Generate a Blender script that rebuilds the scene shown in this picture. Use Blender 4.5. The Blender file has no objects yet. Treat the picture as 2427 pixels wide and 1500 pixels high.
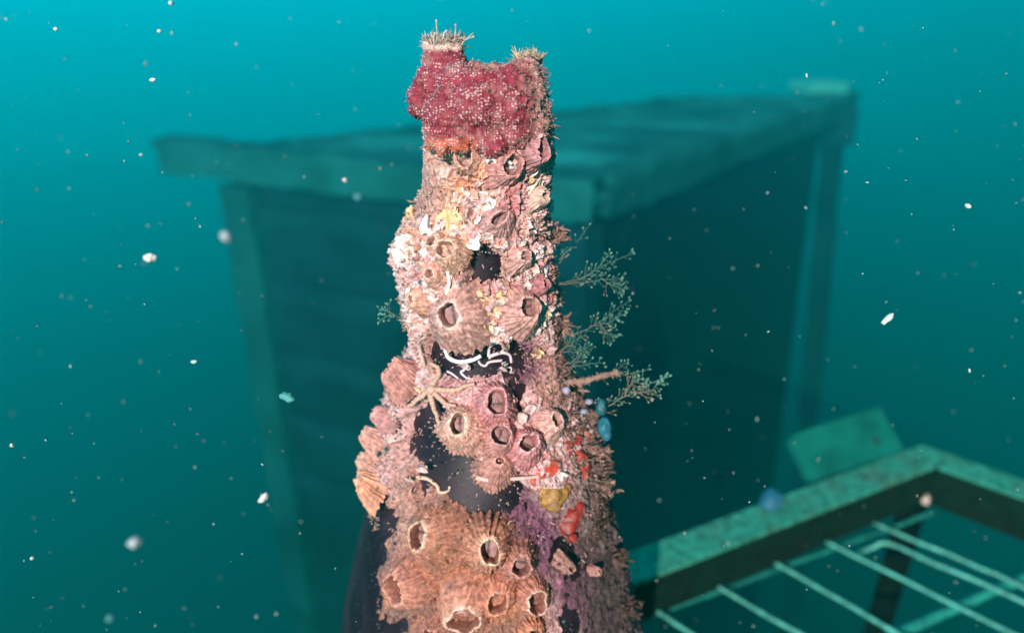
import bpy, bmesh, math, random
import numpy as np
from mathutils import Vector

random.seed(7)
rng = np.random.default_rng(7)
SC = bpy.context.scene
COL = SC.collection

# ------------------------------------------------------------------ camera
CAM = np.array([0.0, -0.19, 3.5])
PITCH = math.radians(24.0)
FPX = 1700.0
FW = np.array([0, math.cos(PITCH), -math.sin(PITCH)])
RT = np.array([1.0, 0, 0])
UP = np.array([0, math.sin(PITCH), math.cos(PITCH)])
cd = bpy.data.cameras.new("camera")
cam = bpy.data.objects.new("camera", cd)
COL.objects.link(cam)
cam.location = CAM
cam.rotation_euler = (math.pi / 2 - PITCH, 0, 0)
cd.sensor_width = 36.0
cd.lens = 36.0 * FPX / 2427.0
cd.clip_start = 0.01
cd.clip_end = 300.0
cd.dof.use_dof = True
cd.dof.focus_distance = 0.180
cd.dof.aperture_fstop = 8.2
SC.camera = cam

# ------------------------------------------------------------------ light
SUN_DIR = Vector((-0.22, -0.86, 0.42)).normalized()      # towards the sun
sd = bpy.data.lights.new("sun", 'SUN')
sd.energy = 4.8
sd.angle = math.radians(0.6)
sd.color = (1.0, 0.86, 0.82)
sun = bpy.data.objects.new("sun", sd)
COL.objects.link(sun)
sun.rotation_euler = SUN_DIR.to_track_quat('Z', 'Y').to_euler()
ELEV = math.asin(SUN_DIR.z)
AZ = math.atan2(SUN_DIR.x, SUN_DIR.y)

W = bpy.data.worlds.new("World")
SC.world = W
W.use_nodes = True
wt = W.node_tree
for n in list(wt.nodes):
    wt.nodes.remove(n)
w_out = wt.nodes.new('ShaderNodeOutputWorld')
w_bg = wt.nodes.new('ShaderNodeBackground')
w_sky = wt.nodes.new('ShaderNodeTexSky')
w_sky.sky_type = 'NISHITA'
w_sky.sun_disc = False
w_sky.sun_elevation = ELEV
w_sky.sun_rotation = AZ
w_tc = wt.nodes.new('ShaderNodeTexCoord')
w_sep = wt.nodes.new('ShaderNodeSeparateXYZ')
w_map = wt.nodes.new('ShaderNodeMapRange')
w_map.inputs['From Min'].default_value = -1
w_map.inputs['From Max'].default_value = 1
w_ramp = wt.nodes.new('ShaderNodeValToRGB')
cr = w_ramp.color_ramp
cr.elements[0].position = 0.0
cr.elements[0].color = (0.0, 0.1, 0.1, 1)
cr.elements[1].position = 1.0
cr.elements[1].color = (0.02, 8.5, 9.6, 1)
for p, c in ((0.38, (0.0, 0.3, 0.3, 1)), (0.40, (0.0, 4.0, 4.2, 1)), (0.46, (0.0, 8.5, 10.6, 1)), (0.5, (0.0, 10.2, 17.4, 1)), (0.62, (0.0, 14.2, 23.8, 1))):
    e = cr.elements.new(p)
    e.color = c
# the water's surface filters the sky: the Nishita sky tinted by water, over the radiance of the deep water itself
w_mul = wt.nodes.new('ShaderNodeMix'); w_mul.data_type = 'RGBA'; w_mul.blend_type = 'MULTIPLY'
w_mul.inputs[0].default_value = 1.0
w_mul.inputs[7].default_value = (0.0, 0.6, 0.65, 1)
w_add = wt.nodes.new('ShaderNodeMix'); w_add.data_type = 'RGBA'; w_add.blend_type = 'ADD'
w_add.inputs[0].default_value = 1.0
wt.links.new(w_tc.outputs['Generated'], w_sep.inputs[0])
wt.links.new(w_sep.outputs['Z'], w_map.inputs['Value'])
wt.links.new(w_map.outputs[0], w_ramp.inputs[0])
wt.links.new(w_sky.outputs[0], w_mul.inputs[6])
wt.links.new(w_mul.outputs[2], w_add.inputs[6])
wt.links.new(w_ramp.outputs[0], w_add.inputs[7])
# the world is brighter ahead and left; darkness behind is added to cut ambient
w_dot = wt.nodes.new('ShaderNodeVectorMath'); w_dot.operation = 'DOT_PRODUCT'
w_dot.inputs[1].default_value = (-0.75, 0.66, 0.0)
w_dir = wt.nodes.new('ShaderNodeMapRange')
w_dir.inputs['From Min'].default_value = -0.4; w_dir.inputs['From Max'].default_value = 1
w_dir.inputs['To Min'].default_value = 0.02; w_dir.inputs['To Max'].default_value = 1.15
w_scl = wt.nodes.new('ShaderNodeVectorMath'); w_scl.operation = 'SCALE'
wt.links.new(w_tc.outputs['Generated'], w_dot.inputs[0])
wt.links.new(w_dot.outputs['Value'], w_dir.inputs['Value'])
wt.links.new(w_add.outputs[2], w_scl.inputs[0])
wt.links.new(w_dir.outputs[0], w_scl.inputs['Scale'])
wt.links.new(w_scl.outputs[0], w_bg.inputs['Color'])
w_bg.inputs['Strength'].default_value = 0.062
wt.links.new(w_bg.outputs[0], w_out.inputs[0])

SC.view_settings.view_transform = 'Standard'
SC.view_settings.look = 'None'
SC.view_settings.exposure = 0.45
SC.view_settings.gamma = 1.0
SC.render.engine = 'CYCLES'
SC.cycles.max_bounces = 6
SC.cycles.volume_bounces = 1
SC.cycles.use_denoising = True
SC.cycles.caustics_reflective = False
SC.cycles.caustics_refractive = False

# ------------------------------------------------------------------ projection helpers
def ray(px, py):
    return FW + RT * ((px - 1213.5) / FPX) + UP * ((750.0 - py) / FPX)

def at(px, py, Z):
    return CAM + Z * ray(px, py)

def onz(px, py, z):
    d = ray(px, py)
    return CAM + d * ((z - CAM[2]) / d[2])

def project(P):
    D = P - CAM
    Z = D @ FW
    return 1213.5 + FPX * (D @ RT) / Z, 750.0 - FPX * (D @ UP) / Z, Z

# ------------------------------------------------------------------ noise (numpy)
def _h(ix, iy, iz, s):
    n = (ix * 374761393 + iy * 668265263 + iz * 2147483647 + s * 1274126177) & 0xFFFFFFFF
    n = ((n ^ (n >> 13)) * 1274126177) & 0xFFFFFFFF
    n = ((n ^ (n >> 16)) * 2246822519) & 0xFFFFFFFF
    return ((n ^ (n >> 15)) & 0xFFFFFF) / float(0xFFFFFF)

def vnoise(P, s=0):
    P = np.asarray(P, float)
    I = np.floor(P).astype(np.int64)
    F = P - I
    F = F * F * F * (F * (F * 6 - 15) + 10)
    r = 0
    for dx in (0, 1):
        wx = F[:, 0] if dx else 1 - F[:, 0]
        for dy in (0, 1):
            wy = F[:, 1] if dy else 1 - F[:, 1]
            for dz in (0, 1):
                wz = F[:, 2] if dz else 1 - F[:, 2]
                r = r + wx * wy * wz * _h(I[:, 0] + dx, I[:, 1] + dy, I[:, 2] + dz, s)
    return r * 2 - 1

def fbm(P, o=3, s=0):
    r = 0; a = 1.0; t = 0
    for k in range(o):
        r = r + a * vnoise(P * (2.03 ** k) + 17.3 * k, s + k)
        t += a
        a *= 0.5
    return r / t

def ridged(P, o=3, s=0):
    r = 0; a = 1.0; t = 0
    for k in range(o):
        r = r + a * (1 - np.abs(vnoise(P * (2.1 ** k) + 9.1 * k, s + k)) * 2)
        t += a
        a *= 0.5
    return r / t

def worley(P, s=0):
    I = np.floor(P).astype(np.int64)
    F = P - I
    d1 = np.full(len(P), 9.0)
    idv = np.zeros(len(P))
    for dx in (-1, 0, 1):
        for dy in (-1, 0, 1):
            for dz in (-1, 0, 1):
                a, b, c = I[:, 0] + dx, I[:, 1] + dy, I[:, 2] + dz
                q = ((F[:, 0] - dx - _h(a, b, c, s)) ** 2 + (F[:, 1] - dy - _h(a, b, c, s + 1)) ** 2
                     + (F[:, 2] - dz - _h(a, b, c, s + 2)) ** 2)
                m = q < d1
                d1 = np.where(m, q, d1)
                idv = np.where(m, _h(a, b, c, s + 3), idv)
    return np.sqrt(d1), idv

def sstep(a, b, x):
    t = np.clip((x - a) / (b - a), 0, 1)
    return t * t * (3 - 2 * t)

# ------------------------------------------------------------------ object helpers
def tag(o, label=None, cat=None, group=None, kind=None):
    if label: o['label'] = label
    if cat: o['category'] = cat
    if group: o['group'] = group
    if kind: o['kind'] = kind
    return o

def empty(name, loc, label, cat, group=None):
    o = bpy.data.objects.new(name, None)
    COL.objects.link(o)
    o.location = [float(v) for v in loc]
    o.empty_display_size = 0.01
    return tag(o, label, cat, group)

def build(name, V, Fc, mat, parent=None, col=None, smooth=True, attrs=None):
    V = np.asarray(V, float)
    if parent is not None:
        q = parent
        while q is not None:
            V = V - np.array(q.location)
            q = q.parent
    me = bpy.data.meshes.new(name)
    if isinstance(Fc, np.ndarray):
        n = Fc.shape[1]
        me.vertices.add(len(V))
        me.vertices.foreach_set('co', V.astype(np.float32).ravel())
        me.loops.add(Fc.size)
        me.loops.foreach_set('vertex_index', Fc.astype(np.int32).ravel())
        me.polygons.add(len(Fc))
        me.polygons.foreach_set('loop_start', np.arange(0, Fc.size, n, dtype=np.int32))
        me.update(calc_edges=True)
        me.validate()
    else:
        me.from_pydata(V.tolist(), [], [tuple(int(i) for i in f) for f in Fc])
        me.update()
    if smooth:
        me.polygons.foreach_set('use_smooth', np.ones(len(me.polygons), dtype=bool))
    if col is not None:
        col = np.asarray(col, float)
        if col.ndim == 1:
            col = np.tile(col, (len(V), 1))
        c4 = np.ones((len(V), 4), np.float32)
        c4[:, :3] = col
        a = me.color_attributes.new('Col', 'FLOAT_COLOR', 'POINT')
        a.data.foreach_set('color', c4.ravel())
    for k, v in (attrs or {}).items():
        a = me.attributes.new(k, 'FLOAT', 'POINT')
        a.data.foreach_set('value', np.asarray(v, np.float32))
    if mat is not None:
        me.materials.append(mat)
    o = bpy.data.objects.new(name, me)
    COL.objects.link(o)
    if parent is not None:
        o.parent = parent
    return o

def grid_faces(nu, nv, wrap_u=False):
    """vertices index = v*nu+u"""
    u = np.arange(nu if wrap_u else nu - 1)
    v = np.arange(nv - 1)
    U, Vv = np.meshgrid(u, v)
    U2 = (U + 1) % nu
    return np.stack([Vv * nu + U, Vv * nu + U2, (Vv + 1) * nu + U2, (Vv + 1) * nu + U], -1).reshape(-1, 4)

class MB:
    """collects verts / faces / colours for one mesh"""
    def __init__(self):
        self.v = []; self.f = []; self.c = []
    def add(self, V, F, c):
        b = len(self.v)
        self.v += [tuple(p) for p in V]
        self.f += [tuple(i + b for i in f) for f in F]
        c = np.asarray(c, float)
        if c.ndim == 1:
            self.c += [tuple(c)] * len(V)
        else:
            self.c += [tuple(q) for q in c]
    def tube(self, pts, rad, c, sides=4, cap=True):
        pts = [np.asarray(p, float) for p in pts]
        n = len(pts)
        rad = [rad] * n if np.isscalar(rad) else list(rad)
        V = []; cc = []
        c = np.asarray(c, float)
        ref = np.array([0.3, 0.2, 0.93])
        for i in range(n):
            t = pts[min(i + 1, n - 1)] - pts[max(i - 1, 0)]
            t = t / (np.linalg.norm(t) + 1e-12)
            a = np.cross(t, ref)
            if np.linalg.norm(a) < 0.1:
                a = np.cross(t, [1, 0, 0])
            a /= np.linalg.norm(a)
            b = np.cross(t, a)
            for k in range(sides):
                an = 2 * math.pi * k / sides
                V.append(pts[i] + rad[i] * (math.cos(an) * a + math.sin(an) * b))
                cc.append(c if c.ndim == 1 else c[i])
        Fs = []
        for i in range(n - 1):
            for k in range(sides):
                k2 = (k + 1) % sides
                Fs.append((i * sides + k, i * sides + k2, (i + 1) * sides + k2, (i + 1) * sides + k))
        if cap:
            Fs.append(tuple(range(sides - 1, -1, -1)))
            Fs.append(tuple((n - 1) * sides + k for k in range(sides)))
        self.add(V, Fs, np.array(cc))
    def blob(self, c, r, color, ax=None, stretch=1.0, n=6, m=4, jit=0.0):
        c = np.asarray(c, float)
        ax = np.array([0, 0, 1.0]) if ax is None else np.asarray(ax, float) / np.linalg.norm(ax)
        a = np.cross(ax, [0.31, 0.87, 0.38]); a /= np.linalg.norm(a)
        b = np.cross(ax, a)
        V = [c - ax * r * stretch]
        for i in range(1, m):
            ph = math.pi * i / m - math.pi / 2
            for k in range(n):
                th = 2 * math.pi * k / n
                q = 1 + jit * (random.random() - 0.5) * 2
                V.append(c + q * (ax * r * stretch * math.sin(ph) + r * math.cos(ph) * (a * math.cos(th) + b * math.sin(th))))
        V.append(c + ax * r * stretch)
        Fs = []
        for k in range(n):
            Fs.append((0, 1 + (k + 1) % n, 1 + k))
        for i in range(m - 2):
            for k in range(n):
                k2 = (k + 1) % n
                Fs.append((1 + i * n + k, 1 + i * n + k2, 1 + (i + 1) * n + k2, 1 + (i + 1) * n + k))
        L = len(V) - 1
        for k in range(n):
            Fs.append((L, 1 + (m - 2) * n + k, 1 + (m - 2) * n + (k + 1) % n))
        self.add(V, Fs, color)
    def box(self, o, ux, uy, uz, c, bev=0.0):
        o, ux, uy, uz = [np.asarray(q, float) for q in (o, ux, uy, uz)]
        V = [o + a * ux + b * uy + d * uz for d in (0, 1) for b in (0, 1) for a in (0, 1)]
        self.add(V, [(0, 2, 3, 1), (4, 5, 7, 6), (0, 1, 5, 4), (1, 3, 7, 5), (3, 2, 6, 7), (2, 0, 4, 6)], c)
    def rough_box(self, o, ux, uy, uz, c, step=0.03, amp=0.008, freq=14):
        o, ux, uy, uz = [np.asarray(q, float) for q in (o, ux, uy, uz)]
        cen_ = o + (ux + uy + uz) / 2
        for (p, a, b) in ((o, uy, ux), (o + uz, ux, uy), (o, ux, uz), (o + uy, uz, ux), (o, uz, uy), (o + ux, uy, uz)):
            na = int(np.clip(np.linalg.norm(a) / step, 2, 70)); nb = int(np.clip(np.linalg.norm(b) / step, 2, 70))
            A, B = np.meshgrid(np.linspace(0, 1, na + 1), np.linspace(0, 1, nb + 1))
            V = p + A.ravel()[:, None] * a + B.ravel()[:, None] * b
            D = np.stack([fbm(V * freq, 3, 41), fbm(V * freq + 50, 3, 42), fbm(V * freq + 90, 3, 43)], -1)
            self.add(V + amp * 1.6 * D, grid_faces(na + 1, nb + 1).tolist(), c)
    def make(self, name, mat, parent=None, smooth=True, bevel=0.0):
        o = build(name, np.array(self.v), self.f, mat, parent, np.array(self.c), smooth)
        if bevel:
            m = o.modifiers.new('bevel', 'BEVEL')
            m.width = bevel; m.segments = 2; m.limit_method = 'ANGLE'
        return o

def smooth_path(P, n):
    P = [np.asarray(p, float) for p in P]
    out = []
    m = len(P)
    for k in range(n):
        t = k / (n - 1) * (m - 1)
        i = min(int(t), m - 2)
        u = t - i
        p0, p1, p2, p3 = P[max(i - 1, 0)], P[i], P[i + 1], P[min(i + 2, m - 1)]
        out.append(0.5 * (2 * p1 + (p2 - p0) * u + (2 * p0 - 5 * p1 + 4 * p2 - p3) * u * u + (3 * p1 - p0 - 3 * p2 + p3) * u ** 3))
    return out

# ------------------------------------------------------------------ materials
def new_mat(name):
    m = bpy.data.materials.new(name)
    m.use_nodes = True
    nt = m.node_tree
    b = nt.nodes['Principled BSDF']
    return m, nt, b

def mat_attr(name, rough=0.75, scale=900.0, amt=0.45, bump=0.5, bscale=1500.0, spec=0.35, bdist=0.0004, sss=0.0, fine=None):
    """colour attribute varied by noise, with a noise bump"""
    m, nt, b = new_mat(name)
    N = nt.nodes.new
    L = nt.links.new
    at_ = N('ShaderNodeAttribute'); at_.attribute_name = 'Col'
    geo = N('ShaderNodeNewGeometry')
    nz = N('ShaderNodeTexNoise'); nz.inputs['Scale'].default_value = scale; nz.inputs['Detail'].default_value = 5
    L(geo.outputs['Position'], nz.inputs['Vector'])
    mr = N('ShaderNodeMapRange')
    mr.inputs['From Min'].default_value = 0.25; mr.inputs['From Max'].default_value = 0.75
    mr.inputs['To Min'].default_value = 1 - amt; mr.inputs['To Max'].default_value = 1 + amt * 0.7
    L(nz.outputs[0], mr.inputs['Value'])
    mx = N('ShaderNodeVectorMath'); mx.operation = 'SCALE'
    L(at_.outputs['Color'], mx.inputs[0]); L(mr.outputs[0], mx.inputs['Scale'])
    L(mx.outputs[0], b.inputs['Base Color'])
    nb = N('ShaderNodeTexNoise'); nb.inputs['Scale'].default_value = bscale; nb.inputs['Detail'].default_value = 6
    L(geo.outputs['Position'], nb.inputs['Vector'])
    bp = N('ShaderNodeBump'); bp.inputs['Strength'].default_value = bump; bp.inputs['Distance'].default_value = bdist
    L(nb.outputs[0], bp.inputs['Height'])
    L(bp.outputs[0], b.inputs['Normal'])
    b.inputs['Roughness'].default_value = rough
    b.inputs['Specular IOR Level'].default_value = spec
    if sss:
        b.inputs['Subsurface Weight'].default_value = sss
        b.inputs['Subsurface Radius'].default_value = (0.002, 0.001, 0.001)
        b.inputs['Subsurface Scale'].default_value = 0.5
    return m

M_CRUST = mat_attr('crust', 0.7, 1000, 0.7, 1.0, 2200)
M_SHELL = mat_attr('barnacle_shell', 0.6, 800, 0.6, 0.9, 2000)
M_PLATE = mat_attr('operculum', 0.5, 700, 0.35, 0.4, 1500)
M_NACRE = mat_attr('oyster_shell', 0.5, 700, 0.35, 0.6, 1400)
M_TUBE = mat_attr('calcareous_tube', 0.55, 900, 0.2, 0.4, 1800)
M_FLESH = mat_attr('sponge', 0.5, 600, 0.4, 0.6, 1300, sss=0.15)
M_TURF = mat_attr('turf', 0.8, 500, 0.5, 0.0, 1000)
M_HYD = mat_attr('hydroid', 0.5, 400, 0.3, 0.0, 1000)
M_SPECK = mat_attr('speck', 0.7, 1200, 0.2, 0.3, 2000)
M_STEEL = mat_attr('algae_coated_steel', 0.8, 160, 0.6, 0.9, 350, bdist=0.0015, spec=0.08)
M_WIRE = mat_attr('coated_wire', 0.5, 160, 0.55, 0.6, 500, bdist=0.0006)
M_BOARD = mat_attr('silted_board', 0.9, 60, 0.4, 0.5, 200, spec=0.03)
M_CONC = mat_attr('overgrown_concrete', 0.95, 5, 0.6, 0.8, 25, bdist=0.02, spec=0.03)
M_SQUIRT = mat_attr('sea_squirt', 0.5, 300, 0.2, 0.2, 700, sss=0.4)

nt = M_STEEL.node_tree
_b = nt.nodes['Principled BSDF']
_src = _b.inputs['Base Color'].links[0].from_socket
_g = nt.nodes.new('ShaderNodeNewGeometry')
_n = nt.nodes.new('ShaderNodeTexNoise'); _n.inputs['Scale'].default_value = 45; _n.inputs['Detail'].default_value = 6
nt.links.new(_g.outputs['Position'], _n.inputs['Vector'])
_m = nt.nodes.new('ShaderNodeMapRange'); _m.inputs['From Min'].default_value = 0.48; _m.inputs['From Max'].default_value = 0.66; _m.inputs['To Max'].default_value = 0.75
nt.links.new(_n.outputs[0], _m.inputs['Value'])
_k = nt.nodes.new('ShaderNodeMix'); _k.data_type = 'RGBA'; _k.blend_type = 'MULTIPLY'; _k.inputs[7].default_value = (1.9, 0.62, 0.6, 1)
nt.links.new(_m.outputs[0], _k.inputs[0]); nt.links.new(_src, _k.inputs[6]); nt.links.new(_k.outputs[2], _b.inputs['Base Color'])

# dark bottle glass with a film of dust and specks
m, nt, b = new_mat('dark_glass'); M_GLASS = m
N, L = nt.nodes.new, nt.links.new
g = N('ShaderNodeNewGeometry')
n1 = N('ShaderNodeTexNoise'); n1.inputs['Scale'].default_value = 60; n1.inputs['Detail'].default_value = 4
L(g.outputs['Position'], n1.inputs['Vector'])
r1 = N('ShaderNodeValToRGB')
r1.color_ramp.elements[0].position = 0.4; r1.color_ramp.elements[0].color = (0.010, 0.004, 0.009, 1)
r1.color_ramp.elements[1].position = 0.78; r1.color_ramp.elements[1].color = (0.045, 0.024, 0.034, 1)
L(n1.outputs[0], r1.inputs[0])
v1 = N('ShaderNodeTexVoronoi'); v1.inputs['Scale'].default_value = 900
L(g.outputs['Position'], v1.inputs['Vector'])
n2 = N('ShaderNodeTexNoise'); n2.inputs['Scale'].default_value = 180; n2.inputs['Detail'].default_value = 3
L(g.outputs['Position'], n2.inputs['Vector'])
mt = N('ShaderNodeMath'); mt.operation = 'MULTIPLY_ADD'; mt.inputs[1].default_value = 0.62; mt.inputs[2].default_value = -0.2
L(n2.outputs[0], mt.inputs[0])
lt = N('ShaderNodeMath'); lt.operation = 'LESS_THAN'
L(v1.outputs['Distance'], lt.inputs[0]); L(mt.outputs[0], lt.inputs[1])
mx = N('ShaderNodeMix'); mx.data_type = 'RGBA'
mx.inputs[7].default_value = (0.16, 0.12, 0.13, 1)
L(lt.outputs[0], mx.inputs[0]); L(r1.outputs[0], mx.inputs[6])
L(mx.outputs[2], b.inputs['Base Color'])
b.inputs['Roughness'].default_value = 0.28
rr = N('ShaderNodeMapRange'); rr.inputs['To Min'].default_value = 0.25; rr.inputs['To Max'].default_value = 0.55
b.inputs['Specular IOR Level'].default_value = 0.3
L(n1.outputs[0], rr.inputs['Value']); L(rr.outputs[0], b.inputs['Roughness'])

# maroon colony with rows of white dots (zooids) on its raised lumps
m, nt, b = new_mat('dotted_colony'); M_COLONY = m
N, L = nt.nodes.new, nt.links.new
g = N('ShaderNodeNewGeometry')
at_ = N('ShaderNodeAttribute'); at_.attribute_name = 'lump'
ac = N('ShaderNodeAttribute'); ac.attribute_name = 'Col'
vo = N('ShaderNodeTexVoronoi'); vo.inputs['Scale'].default_value = 1400; vo.inputs['Randomness'].default_value = 0.6
L(g.outputs['Position'], vo.inputs['Vector'])
nz = N('ShaderNodeTexNoise'); nz.inputs['Scale'].default_value = 260; nz.inputs['Detail'].default_value = 3
L(g.outputs['Position'], nz.inputs['Vector'])
ad = N('ShaderNodeMath'); ad.operation = 'MULTIPLY_ADD'; ad.inputs[1].default_value = 1.1; ad.inputs[2].default_value = -0.55
L(nz.outputs[0], ad.inputs[0])
sm = N('ShaderNodeMath'); sm.operation = 'ADD'
L(at_.outputs['Fac'], sm.inputs[0]); L(ad.outputs[0], sm.inputs[1])
th = N('ShaderNodeMapRange'); th.inputs['From Min'].default_value = 0.28; th.inputs['From Max'].default_value = 0.62
th.inputs['To Min'].default_value = 0.0; th.inputs['To Max'].default_value = 0.42
L(sm.outputs[0], th.inputs['Value'])
sb = N('ShaderNodeMath'); sb.operation = 'SUBTRACT'
L(th.outputs[0], sb.inputs[0]); L(vo.outputs['Distance'], sb.inputs[1])
dm = N('ShaderNodeMapRange'); dm.inputs['From Min'].default_value = -0.06; dm.inputs['From Max'].default_value = 0.08
L(sb.outputs[0], dm.inputs['Value'])
mx = N('ShaderNodeMix'); mx.data_type = 'RGBA'
mx.inputs[7].default_value = (0.66, 0.36, 0.35, 1)
L(dm.outputs[0], mx.inputs[0])
L(ac.outputs['Color'], mx.inputs[6])
L(mx.outputs[2], b.inputs['Base Color'])
bp = N('ShaderNodeBump'); bp.inputs['Strength'].default_value = 0.7; bp.inputs['Distance'].default_value = 0.0004
L(dm.outputs[0], bp.inputs['Height']); L(bp.outputs[0], b.inputs['Normal'])
b.inputs['Roughness'].default_value = 0.6
b.inputs['Specular IOR Level'].default_value = 0.3

# seabed silt
m, nt, b = new_mat('silt'); M_SILT = m
N, L = nt.nodes.new, nt.links.new
g = N('ShaderNodeNewGeometry')
nz = N('ShaderNodeTexNoise'); nz.inputs['Scale'].default_value = 1.3; nz.inputs['Detail'].default_value = 6
L(g.outputs['Position'], nz.inputs['Vector'])
r1 = N('ShaderNodeValToRGB')
r1.color_ramp.elements[0].color = (0.004, 0.02, 0.018, 1); r1.color_ramp.elements[1].color = (0.01, 0.045, 0.035, 1)
L(nz.outputs[0], r1.inputs[0]); L(r1.outputs[0], b.inputs['Base Color'])
b.inputs['Roughness'].default_value = 0.95
b.inputs['Specular IOR Level'].default_value = 0.03

# ------------------------------------------------------------------ the setting
ZSEA = -1.5
n = 90
xs = np.linspace(-24, 24, n)
X, Y = np.meshgrid(xs, xs)
P3 = np.stack([X.ravel(), Y.ravel(), np.zeros(n * n)], -1)
zz = 0.18 * fbm(P3 * 0.35, 3, 5) + 0.04 * fbm(P3 * 1.7, 2, 6) - 0.12
r_ = np.hypot(P3[:, 0] - 0.5, P3[:, 1] - 1.5)
P3[:, 2] = ZSEA + zz * sstep(2.5, 6, r_)
tag(build('seabed', P3, grid_faces(n, n), M_SILT), 'dim silty seabed fading into green water', None, None, 'structure')

# haze: the water itself
def haze_box():
    x0, x1, z0, z1 = -25.0, 25.0, ZSEA - 1.2, 3.68
    V = [(x, y, z) for z in (z0, z1) for y in (x0, x1) for x in (x0, x1)]
    o = build('haze', V, [(0, 2, 3, 1), (4, 5, 7, 6), (0, 1, 5, 4), (1, 3, 7, 5), (3, 2, 6, 7), (2, 0, 4, 6)], None, smooth=False)
    m = bpy.data.materials.new('water_haze'); m.use_nodes = True
    nt = m.node_tree
    for q in list(nt.nodes): nt.nodes.remove(q)
    out = nt.nodes.new('ShaderNodeOutputMaterial')
    pv = nt.nodes.new('ShaderNodeVolumePrincipled')
    pv.inputs['Color'].default_value = (0.0, 0.74, 0.66, 1)
    pv.inputs['Density'].default_value = 0.135
    pv.inputs['Anisotropy'].default_value = 0.56
    nt.links.new(pv.outputs[0], out.inputs['Volume'])
    o.data.materials.append(m)
    tag(o, 'blue green hazy water filling the whole scene', None, None, 'stuff')
haze_box()

# ---- the square concrete frame standing behind, in the haze
ZT = 3.1
pN, pR, pF, pL, pE = [onz(*q, ZT) for q in ((1402, 440), (2032, 222), (1590, 230), (520, 352), (372, 343))]
fr = empty('concrete_frame', ((pN + pF) / 2) * [1, 1, 0], 'big dark square concrete frame with slab top and corner posts, far behind the bottle', 'concrete frame')
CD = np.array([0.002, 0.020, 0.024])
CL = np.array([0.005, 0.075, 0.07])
def prism(mb, poly, z0, z1, c):
    k = len(poly)
    V = [(p[0], p[1], z0) for p in poly] + [(p[0], p[1], z1) for p in poly]
    mb.add(V, [tuple(range(k - 1, -1, -1)), tuple(range(k, 2 * k))] + [(i, (i + 1) % k, k + (i + 1) % k, k + i) for i in range(k)], c)
def lerp(a, b_, t): return a + (b_ - a) * t
cen = (pN + pR + pF + pL) / 4
mb = MB(); prism(mb, [lerp(p, cen, 0.03) for p in (pN, pR, pF, pL)], ZT - 0.06, ZT - 0.035, CL * 0.9)
A_, B_ = np.meshgrid(np.linspace(0, 1, 70), np.linspace(0, 1, 90)); A_ = A_.ravel()[:, None]; B_ = B_.ravel()[:, None]
q4 = [lerp(p, cen, 0.012) for p in (pN, pR, pF, pL)]
tp = (q4[0] * (1 - A_) + q4[3] * A_) * (1 - B_) + (q4[1] * (1 - A_) + q4[2] * A_) * B_
stk = fbm(np.concatenate([A_ * 1.5, B_ * 26, A_ * 0], 1), 3, 61)
tp[:, 2] = ZT - 0.012 + 0.010 * stk + 0.012 * fbm(tp * 9, 3, 62)
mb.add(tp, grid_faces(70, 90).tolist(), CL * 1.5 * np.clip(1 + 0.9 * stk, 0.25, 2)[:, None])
o = mb.make('top_slab', M_CONC, fr, True)
def beam(a, b_, w, z0, z1, c, name):
    d = (b_ - a) * [1, 1, 0]; d /= np.linalg.norm(d)
    nrm = np.array([-d[1], d[0], 0])
    if nrm @ (cen - a) < 0: nrm = -nrm
    mb = MB(); mb.rough_box(np.array([a[0], a[1], z0]), (b_ - a) * [1, 1, 0], nrm * w, (0, 0, z1 - z0), c)
    return mb.make(name, M_CONC, fr, True)
dNL = (pL - pN) / np.linalg.norm(pL - pN)
dNR = (pR - pN) / np.linalg.norm(pR - pN)
beam(pN, pL + dNL * 0.26, 0.09, ZT - 0.095, ZT - 0.022, CL * 1.15, 'edge_beam')
beam(pN, pL + dNL * 0.27, 0.10, ZT - 0.0215, ZT + 0.006, CL * 1.25, 'rim')
beam(pN + dNR * 0.092, pR + dNR * 0.05, 0.08, ZT - 0.10, ZT - 0.02, CL * 0.8, 'edge_beam')
beam(pN + dNR * 0.102, pR + dNR * 0.05, 0.085, ZT - 0.0195, ZT + 0.004, CL * 1.4, 'rim')
beam(pR - dNR * 0.10 + dNL * 0.10, pF + dNL * 0.08, 0.08, ZT - 0.11, ZT - 0.003, CL, 'edge_beam')
beam(pL + dNL * 0.02 + dNR * 0.10, pF - dNR * 0.05, 0.08, ZT - 0.11, ZT - 0.002, CL, 'edge_beam')
def post(p, w, name='post', z1=ZT - 0.117, c=CD * 1.2, lean=0.0):
    mb = MB()
    a = dNL * w; b2 = dNR * w
    top = np.array([p[0], p[1], z1]); dn = np.array([lean, 0, ZSEA - 0.1 - z1])
    mb.rough_box(top + dn, a * [1, 1, 0], b2 * [1, 1, 0], -dn, c)
    return mb.make(name, M_CONC, fr, True)
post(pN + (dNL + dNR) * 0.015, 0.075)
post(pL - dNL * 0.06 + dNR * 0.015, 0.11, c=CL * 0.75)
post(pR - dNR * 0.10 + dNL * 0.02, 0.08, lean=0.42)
post(pF - dNR * 0.10 - dNL * 0.05, 0.08)
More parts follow.
